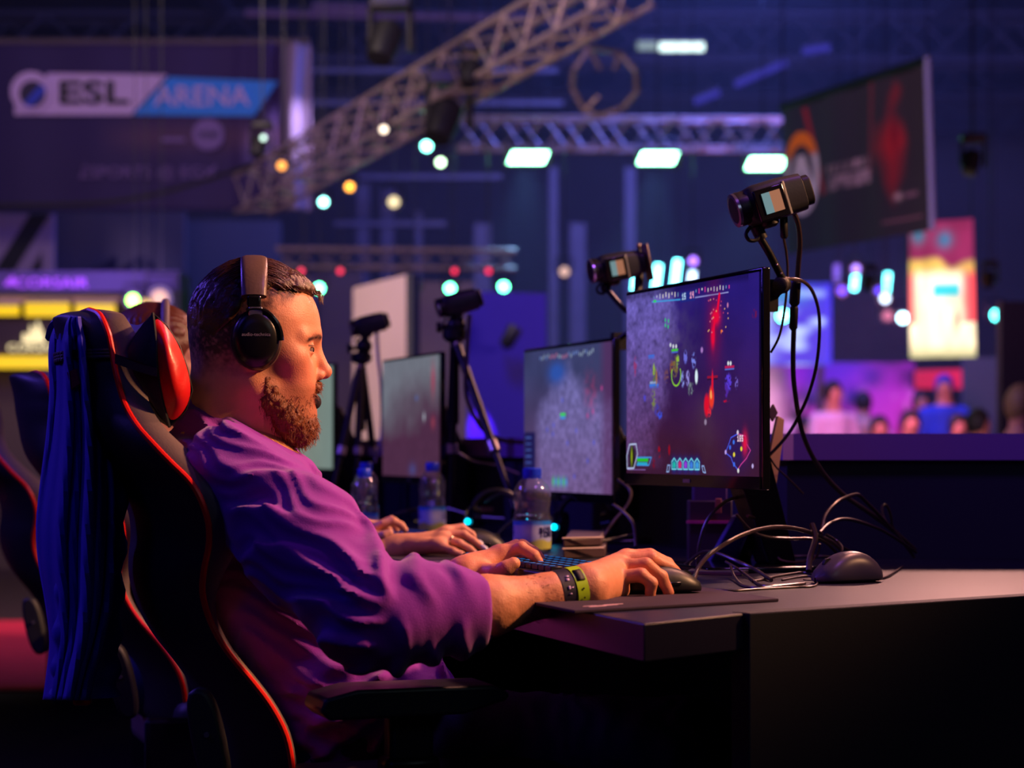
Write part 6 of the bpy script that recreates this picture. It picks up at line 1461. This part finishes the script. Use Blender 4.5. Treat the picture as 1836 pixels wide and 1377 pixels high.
# sweatshirt
Mshirt = mat('purple_sweatshirt', s2l((136, 31, 172)), .88, scale=14, var=.10, bump=.35, bscale=700, sheen=.25)
ARM = (ELn - SHn).normalized(); FA = (P(872, 1098, 2.785) - ELn).normalized()
def ridge(t): return (.5 + .5 * np.sin(2 * t)) ** 1.6 * 1.7 - .6
CUF = P(868, 1098, 2.785)
def shirt(p):
    d = torso_core(p, .0)
    d = smin(d, chain(p, [SHn, SHn.lerp(ELn, .5), ELn], [.080, .076, .068], .03), .05)
    d = smin(d, chain(p, [ELn, P(760, 1096, 2.765), P(830, 1096, 2.775), CUF], [.070, .062, .052, .0405], .02), .02)
    d = smin(d, chain(p, [SHf, ELf, LE.lerp(LW, .4)], [.078, .062, .045], .03), .05)
    d = smin(d, ell(p, P(640, 1225, 3.02), (.105, .13, .075)), .05)           # bunched hem over the lap
    d = smin(d, ell(p, P(745, 1222, 3.02), (.075, .11, .035)), .03)
    d = smin(d, chain(p, [P(392, 742, 3.12), P(430, 775, 3.13)], [.060, .055], .02), .02)
    # collar ring
    x, z = p[..., 0], p[..., 2]
    # folds
    v = p - A3(ELn)
    s = v @ A3(FA); side = np.clip((s + .03) / .04, 0, 1) * np.clip((p[..., 0] - (ELn.x - .05)) / .03, 0, 1)
    nz = vnoise(p, 14); nz2 = vnoise(p, 32)
    fold = ridge(s * 62 + nz * 1.6 + (p[..., 2] - 0.74) * 9) * np.clip(.55 + nz2 * .8, .1, 1)
    d = d - .0100 * fold * side * np.clip((CUF.x + .006 - x) / .06, 0, 1)
    # long diagonal folds on the upper arm and the back
    u = p @ A3((.38, .15, .92)); w = 1 - side
    d = d - .0085 * ridge(u * 48 + vnoise(p, 6) * 5.0 + nz * 1.2) * w * np.clip(.55 + vnoise(p, 9) * 1.3, 0, 1) - .0022 * ridge(u * 120 + vnoise(p, 16) * 4) * w
    low = np.clip((P(0, 1140, 3.1).z - z) / .03, 0, 1) * np.clip((x - P(510, 0, 3.05).x) / .03, 0, 1)
    u2 = p @ A3((.62, .1, -.78)); d = d - .0060 * ridge(u2 * 66 + nz * 2.6 + 1.0) * low
    d = d + .0006 * vnoise(p, 60)
    zs = np.array([c.z for c, w in ST][::-1], dtype=np.float32); qs = np.array([c.dot(PP) for c, w in ST][::-1], dtype=np.float32)
    lim = np.interp(p[..., 2], zs, qs).astype(np.float32) + .022
    d = np.where(p[..., 2] < 1.0, smax(d, lim - p @ A3(PP), .012), d)
    d = smin(d, chain(p, [ELn, EL, EL.lerp(WR, .5)], [.050, .0465, .0430], .01), .008)
    d = smax(d, (p - A3(CUF)) @ A3(FA) , .006)
    # cut by the collar plane
    n_ = A3((.50, 0, .866)); d = smax(d, (p - A3(P(402, 741, 3.12))) @ n_ - .004, .006)
    d = smax(d, -ell(p, P(425, 722, 3.13), (.070, .062, .080)), .005)
    d = smax(d, P(0, 1400, 3.1).z - z, .01)
    return d
los, his = bbox([P(320, 700, 3.1), P(560, 1400, 3.1), CUF, P(820, 1240, 3.02), SHn, SHf, ELf, ELn, LE.lerp(LW, .4)], .11)
body_obj('sweatshirt', [(shirt, los, his, .0042, None)], Mshirt, man)
# cuff and collar ribs
a = CUF; u = FA; pr_ = u.orthogonal().normalized(); q_ = u.cross(pr_)
obj('cuff', MB().lathe(CUF - FA * .018, [(0, .0405), (.004, .0425), (.014, .0415), (.022, .0400), (.023, .036), (.010, .036)], FA, 32), Mshirt, man)
cn = Vector((.50, 0, .866)); cu = Vector((.866, 0, -.50)); cc = P(410, 741, 3.125)
ring = [cc + cu * .064 * math.cos(t) + Vector((0, 1, 0)) * .062 * math.sin(t) for t in [2 * math.pi * k / 40 for k in range(41)]]
obj('collar', MB().tube(ring, .0062, 10, flat=1.0), Mshirt, man)
# hem band with seam
# jeans
Mjean = mat('dark_blue_jeans', (.016, .024, .085), .85, scale=40, var=.2, bump=.4, bscale=500)
def jeans(p):
    d = None
    for h, k, a in ((HIPn, KNn, ANn), (HIPf, KNf, ANf)):
        e = chain(p, [h, k, a], [.092, .070, .055], .02); d = e if d is None else smin(d, e, .03)
    d = smin(d, rc(p, PE - DD * .06, PE + DD * .06, .122, .122), .03)
    d = d - .003 * ridge(p[..., 0] * 70 + vnoise(p, 20) * 3)
    return smax(smax(d, .13 - p[..., 2], .006), p[..., 2] - .665, .01)
loj, hij = bbox([HIPn, HIPf, KNn, KNf, ANn, ANf, PE], .14); loj[2] = .09
body_obj('jeans', [(jeans, loj, hij, .008, None)], Mjean, man)
for a in (ANn, ANf):
    def shoe(p, a=a):
        d = smin(rc(p, a + Vector((-.03, 0, -.055)), a + Vector((.15, .04, -.065)), .045, .036), rc(p, a, a - UP * .05, .045, .04), .03)
        return smax(d, .004 - p[..., 2], .004)
    l_, h_ = bbox([a, a + Vector((.15, .04, -.07)), a - UP * .1], .06); l_[2] = -.004
    body_obj('shoe', [(shoe, l_, h_, .006, None)], mat('dark_shoe', (.02, .02, .022), .5), man)
# wrist bands
def wristband(t0, wdt, r0, r1, m, label, name='wristband'):
    c = EL.lerp(WR, t0); return obj(name, MB().lathe(c - ar * wdt / 2, [(0, r0 - .001), (0, r0), (wdt, r1), (wdt, r1 - .001)], ar, 40), m, man, label=label)
Mlime = mat('lime_green_band', (.42, .72, .02), .35, var=.05); Mbband = mat('navy_black_band', (.012, .012, .035), .5)
w1 = wristband(.855, .018, .0305, .0302, Mbband, 'dark wristband with small pale print')
w2 = wristband(.925, .0165, .0312, .0310, Mlime, 'lime green festival wristband')
def onband(t, ang, r):
    c = EL.lerp(WR, t); o = su * math.cos(ang) + sv * math.sin(ang); return c + o * r, o
for k in range(3):
    q, o = onband(.925, math.radians([8, -14, -34][k]) + (math.pi if su.y > 0 else 0), .0316); obj('hole', MB().lathe(q, [(0, .0013), (.0006, .0013)], o, 10), Mrub, w2)
def bandpatch(t0, t1, a0, a1, r, m, parent, name):
    mb = MB(); g = []
    off = math.pi if su.y > 0 else 0
    for i in range(8):
        for t in (t0, t1): q, o = onband(t, math.radians(a0 + (a1 - a0) * i / 7) + off, r); g.append(q)
    mb.add(g, [(2 * i, 2 * i + 1, 2 * i + 3, 2 * i + 2) for i in range(7)]); return obj(name, mb, m, parent, thick=.0004)
bandpatch(.903, .947, 28, 62, .0318, Mrub, w2, 'dark_print')
bandpatch(.835, .876, -60, -34, .0312, mat('amber_print', (.75, .32, .02), .5), w1, 'amber_print')
Mwp = mat('pale_print', (.6, .6, .65), .5)
for a0, a1, t0, t1 in ((12, 20, .845, .858), (14, 17, .858, .874), (34, 40, .845, .865), (44, 48, .85, .87), (0, 3, .845, .86)): bandpatch(t0, t1, a0, a1, .0312, Mwp, w1, 'pale_print')

# headphones: a thing of their own
hpn = thing('headphones', 'black over ear headphones with padded band and microphone worn by the bearded man', 'headphones', HW(0, 0, -.03))
Mpad = mat('brown_black_band_leather', (.12, .075, .062), .36, var=.2, bump=.15)
arc = lambda t, ry, rz, z0=.028: HW(-.004 - .012 * max(0, -math.sin(t) + .35) * 0, ry * math.cos(t), z0 + rz * math.sin(t))
m = MB(); N = 36; vs = []; K = 16
for i in range(N + 1):
    t = math.radians(22 + 136 * i / N); e = math.sin(math.pi * i / N) ** .25 if 0 < i < N else .55
    for k in range(K):
        a = 2 * math.pi * k / K; rr_ = .0075 * math.copysign(abs(math.sin(a)) ** .8, math.sin(a)); wx = .0195 * (.80 + .20 * e) * math.copysign(abs(math.cos(a)) ** .6, math.cos(a))
        vs.append(HW(-.004 + wx, (.0905 + rr_) * math.cos(t), .030 + (.0925 + rr_) * math.sin(t)))
m.add(vs, [(i * K + k, i * K + (k + 1) % K, (i + 1) * K + (k + 1) % K, (i + 1) * K + k) for i in range(N) for k in range(K)] + [tuple(range(K)), tuple(N * K + k for k in range(K))])
obj('headband', m, Mpad, hpn)
for s_ in (-1, 1):
    sx = s_
    yk = obj('yoke', MB().box(HW(-.004, sx * .0885, .055), (.020, .010, .022), (HX, HYv, UP)).box(HW(-.002, sx * .0885, .034), (.015, .008, .034), (HX, HYv, UP)), Mblkg, hpn, bevel=.003)
    obj('slider', MB().box(HW(-.002, sx * .0950, .043), (.019, .004, .013), (HX, HYv, UP)), mat('brushed_silver', (.7, .7, .75), .25, .9), yk, bevel=.001)
    obj('arm', MB().tube([HW(-.002 + .040 * math.sin(a) * .9, sx * .094, .003 + .044 * math.cos(a)) for a in [math.radians(-20 + 110 * k / 14) for k in range(15)]], .0035, 8), Mblkg, yk)
    ax_ = (HYv * sx).normalized()
    cup = HW(-.001, sx * .077, .005)
    mcup = MB(); prof = [(-.012, .78), (-.010, .94), (-.002, 1.0), (.008, .98), (.010, .95), (.014, .93), (.018, .86), (.022, .74), (.0235, .5), (.024, 0)]
    vs = []; K = 40
    for h, r_ in prof:
        for k in range(K): a = 2 * math.pi * k / K; vs.append(cup + ax_ * h + (HX * math.cos(a) * .0352 + UP * math.sin(a) * .0435) * max(r_, .001))
    mcup.add(vs, [(i * K + k, i * K + (k + 1) % K, (i + 1) * K + (k + 1) % K, (i + 1) * K + k) for i in range(len(prof) - 1) for k in range(K)])
    c_ = obj('ear_cup', mcup, mat('satin_black_cup', (.008, .008, .009), .28), hpn)
    obj('ear_pad', MB().tube([cup - ax_ * .010 + HX * math.cos(a) * .028 + UP * math.sin(a) * .036 for a in [2 * math.pi * k / 30 for k in range(31)]], .011, 10, flat=.8), Mpad, c_)
    if s_ < 0: text_mesh('audio-technica', .0068, frame_mtx(cup + ax_ * .0236 + UP * .006, HX, UP), mat('silver_print', (.45, .42, .40), .4), c_, depth=.0004)
boom = spline([HW(.02, .088, -.03), HW(.045, .085, -.055), HW(.072, .060, -.078), HW(.086, .022, -.082)], 6)
obj('microphone_boom', MB().tube(boom, .0022, 8), Mblk, hpn)
obj('microphone', MB().ball(HW(.0830, -.009, -.0805), (.0095, .0095, .0105), (HX, HYv, UP)), mat('foam_black', (.02, .012, .02), .9, bump=.8, bscale=900), hpn)

# ================================================================== THE NEIGHBOURING PLAYER
nb = thing('person', 'player with long brown hair, ring and white nails seated beside the bearded man', 'person', Vector((P(330, 0, 4.1).x - .02, 4.12, 0)))
nc = P(286, 650, 4.12)
nX = Vector((math.cos(.15), math.sin(.15), 0)); nY = Vector((-math.sin(.15), math.cos(.15), 0))
NT = Matrix(((nX.x, nY.x, 0, nc.x), (nX.y, nY.y, 0, nc.y), (0, 0, 1, nc.z), (0, 0, 0, 1))) @ Matrix.Scale(.92, 4)
nback = nc + Vector((-.03, 0, -.16))
nS = [nc + nX * -.03 + nY * s_ * .17 + UP * -.24 for s_ in (-1, 1)]
nE = [nS[0] + nX * .14 - UP * .24 - nY * .02, nS[1] + nX * .14 - UP * .24 + nY * .04]
NWR = P(712, 984, 4.0); NLW = P(648, 955, 4.28)
NE_ = [P(545, 1035, 3.98), P(500, 1000, 4.4)]
nf = [([P(792, 980, 3.94), P(812, 988, 3.93), P(826, 994, 3.93), P(838, 1000, 3.93)], [.0082, .0075, .0066, .0055]),
      ([P(800, 966, 3.97), P(824, 974, 3.96), P(842, 984, 3.96), P(853, 993, 3.96)], [.0086, .0078, .0068, .0056]),
      ([P(804, 956, 4.00), P(832, 958, 4.0), P(850, 970, 4.0), P(864, 981, 4.0)], [.0088, .0078, .0068, .0056]),
      ([P(802, 950, 4.03), P(828, 946, 4.04), P(846, 958, 4.04), P(858, 972, 4.04)], [.0086, .0076, .0066, .0055])]
npalm = [(NWR, P(780, 978, 3.95), .021, .013), (NWR, P(790, 967, 3.98), .021, .014), (NWR, P(792, 960, 4.02), .020, .013), (P(792, 980, 3.94), P(802, 952, 4.03), .010, .010)]
nth = ([P(745, 985, 4.04), P(780, 985, 4.07), P(805, 990, 4.07), P(820, 996, 4.06)], [.012, .011, .009, .0075])
nhand = hand_sdf(NWR, NE_[0], npalm, nf, nth, .0195, .032)
nlf = [([P(686, 940, 4.24), P(706, 934, 4.24), P(720, 942, 4.24), P(727, 950, 4.24)], [.0086, .0078, .0068, .0058]), ([P(684, 940, 4.28), P(702, 932, 4.28), P(716, 940, 4.28), P(722, 948, 4.28)], [.0086, .0078, .0068, .0058]),
       ([P(680, 942, 4.32), P(696, 934, 4.32), P(708, 942, 4.32), P(712, 950, 4.32)], [.0084, .0076, .0066, .0056]), ([P(674, 946, 4.35), P(686, 940, 4.35), P(696, 946, 4.35), P(700, 952, 4.35)], [.008, .0072, .0062, .0052])]
nlp = [(NLW, P(680, 946, 4.25), .021, .0125), (NLW, P(678, 944, 4.29), .021, .0125), (NLW, P(672, 948, 4.34), .020, .012)]
nlt = ([P(662, 958, 4.23), P(678, 962, 4.20), P(690, 960, 4.19), P(699, 956, 4.19)], [.012, .0105, .0092, .0078])
nlhand = hand_sdf(NLW, NE_[1], nlp, nlf, nlt, .0195, .03)
nPE = Vector((nc.x + .02, nc.y, .58)); nCH = Vector((nc.x - .03, nc.y, nc.z - .32))
def ncore(p, g=0.0):
    d = chain(p, [nPE, Vector((nPE.x - .01, nPE.y, .76)), nCH], [.12 + g, .10 + g, .10 + g], .05); d = smin(d, rc(p, nS[0], nS[1], .05 + g, .05 + g), .05)
    d = smin(d, rc(p, nc + Vector((-.02, 0, -.08)), nc + Vector((-.04, 0, -.2)), .048 + g * .3, .052 + g * .3), .03)
    for s_, e, w in ((nS[0], NE_[0], NWR), (nS[1], NE_[1], NLW)): d = smin(d, chain(p, [s_, e, e.lerp(w, .25)], [.045 + g, .036 + g, .030 + g], .02), .03)
    return d
def nlegs(p, g=0.0):
    d = None
    for s_ in (-1, 1):
        h = nPE + nY * s_ * .09 - UP * .05; k = Vector((nPE.x + .46, nPE.y + s_ * .11 + .12, .53)); a = Vector((k.x + .02, k.y, .05)); e = chain(p, [h, k, a], [.078 + g, .055 + g, .038 + g], .02); d = e if d is None else smin(d, e, .02)
    return d
def nall(p): return smin(ncore(p), nlegs(p), .03)
lon, hin = bbox([nS[0], nS[1], nPE, Vector((nPE.x + .48, nPE.y + .25, .05)), NE_[0], NE_[1], nc], .13); lon[2] = .01
def ncol(V, T): return np.tile(np.array(s2l((235, 165, 130))), (len(V), 1)) * (1 + .05 * vnoise(V, 100)[:, None])
lA, hA = bbox([NWR, NE_[0], P(866, 985, 3.92), P(846, 942, 4.06)], .04); lB, hB = bbox([NLW, NE_[1], P(728, 950, 4.2), P(700, 928, 4.37)], .04)
body_obj('body', [(head_sdf, (-.15, -.125, -.25), (.125, .125, .13), .0035, NT), (nhand, lA, hA, .0022, None), (nlhand, lB, hB, .003, None), (nall, lon, hin, .011, None)], Mskin, nb, ncol)
Mtop = mat('dark_top', (.02, .015, .03), .85, bump=.3)
def ntop(p): return smax(smax(ncore(p, .013), (p[..., 0] - (NE_[0].x + .03)), .01), p[..., 2] - (nc.z - .16), .008) + .003 * vnoise(p, 25)
body_obj('top', [(ntop, lon, hin, .009, None)], Mtop, nb)
body_obj('trousers', [(lambda p: smax(nlegs(p, .012), .08 - p[..., 2], .005), lon, hin, .011, None)], Mjean, nb)
def nhair(p):
    d = ell(p, (-.012, 0, .03), (.097, .085, .095)); d = smin(d, rc(p, (-.05, 0, .0), (-.07, 0, -.19), .070, .05), .04)
    q = p.copy(); q[..., 1] = np.abs(q[..., 1]); d = smin(d, rc(q, (-.005, .070, .02), (-.02, .068, -.14), .026, .020), .03)
    d = smax(d, -ell(q, (.100, 0, -.045), (.075, .07, .095)), .01)
    return d + np.sin(q[..., 1] * 500 + p[..., 0] * 300 + vnoise(p, 30) * 5) * .0015
body_obj('hair', [(nhair, (-.18, -.12, -.26), (.11, .12, .15), .004, NT)], mat('long_brown_hair', s2l((120, 60, 40)), .4, scale=60, var=.3, bump=.5), nb)
for pts, rr in nf:
    t = (pts[3] - pts[2]).normalized(); u = (UP - t * t.z).normalized(); w = t.cross(u)
    obj('fingernail', MB().ball(pts[3] + t * .006 + u * rr[3] * .35 + Vector((0, -.0030, 0)), (.0120, .0060, .0046), (t, w, u), 12, 8), mat('white_nail', (.85, .82, .88), .15, coat=.5), nb, label='long white painted nail')
rp = nf[1][0]; c = rp[0].lerp(rp[1], .45); t = (rp[1] - rp[0]).normalized()
obj('ring', MB().tube([c + (t.orthogonal() * math.cos(a) + t.cross(t.orthogonal()) * math.sin(a)).normalized() * .0092 for a in [2 * math.pi * k / 20 for k in range(21)]], .0012, 6), mat('silver_ring', (.8, .75, .7), .2, 1.0), nb)
t = (NWR - NE_[0]).normalized(); o1 = t.orthogonal().normalized(); o2 = t.cross(o1)
br = MB()
for off, r_ in ((-.012, .0028), (-.004, .002)):
    br.tube([NWR + t * off + (o1 * math.cos(a) + o2 * math.sin(a)) * .0235 for a in [2 * math.pi * k / 24 for k in range(25)]], r_, 6)
obj('bracelet', br, mat('silver_ring', (.8, .75, .7), .2, 1.0), nb)
nh = thing('headphones', 'pale banded headphones on the brown haired neighbouring player', 'headphones', NT @ Vector((0, 0, 0)))
NWf = lambda x, y, z: NT @ Vector((x, y, z))
obj('headband', MB().tube([NWf(.012, .090 * math.cos(a), .03 + .094 * math.sin(a)) for a in [math.pi * k / 20 for k in range(21)]], .008, 10), mat('beige_band', (.28, .20, .18), .5), nh)
for s_ in (-1, 1): obj('ear_cup', MB().lathe(NWf(0, s_ * .085, .0), [(0, .032), (.006, .036), (.02, .034), (.026, .02)], nY * s_, 24), Mblk, nh)
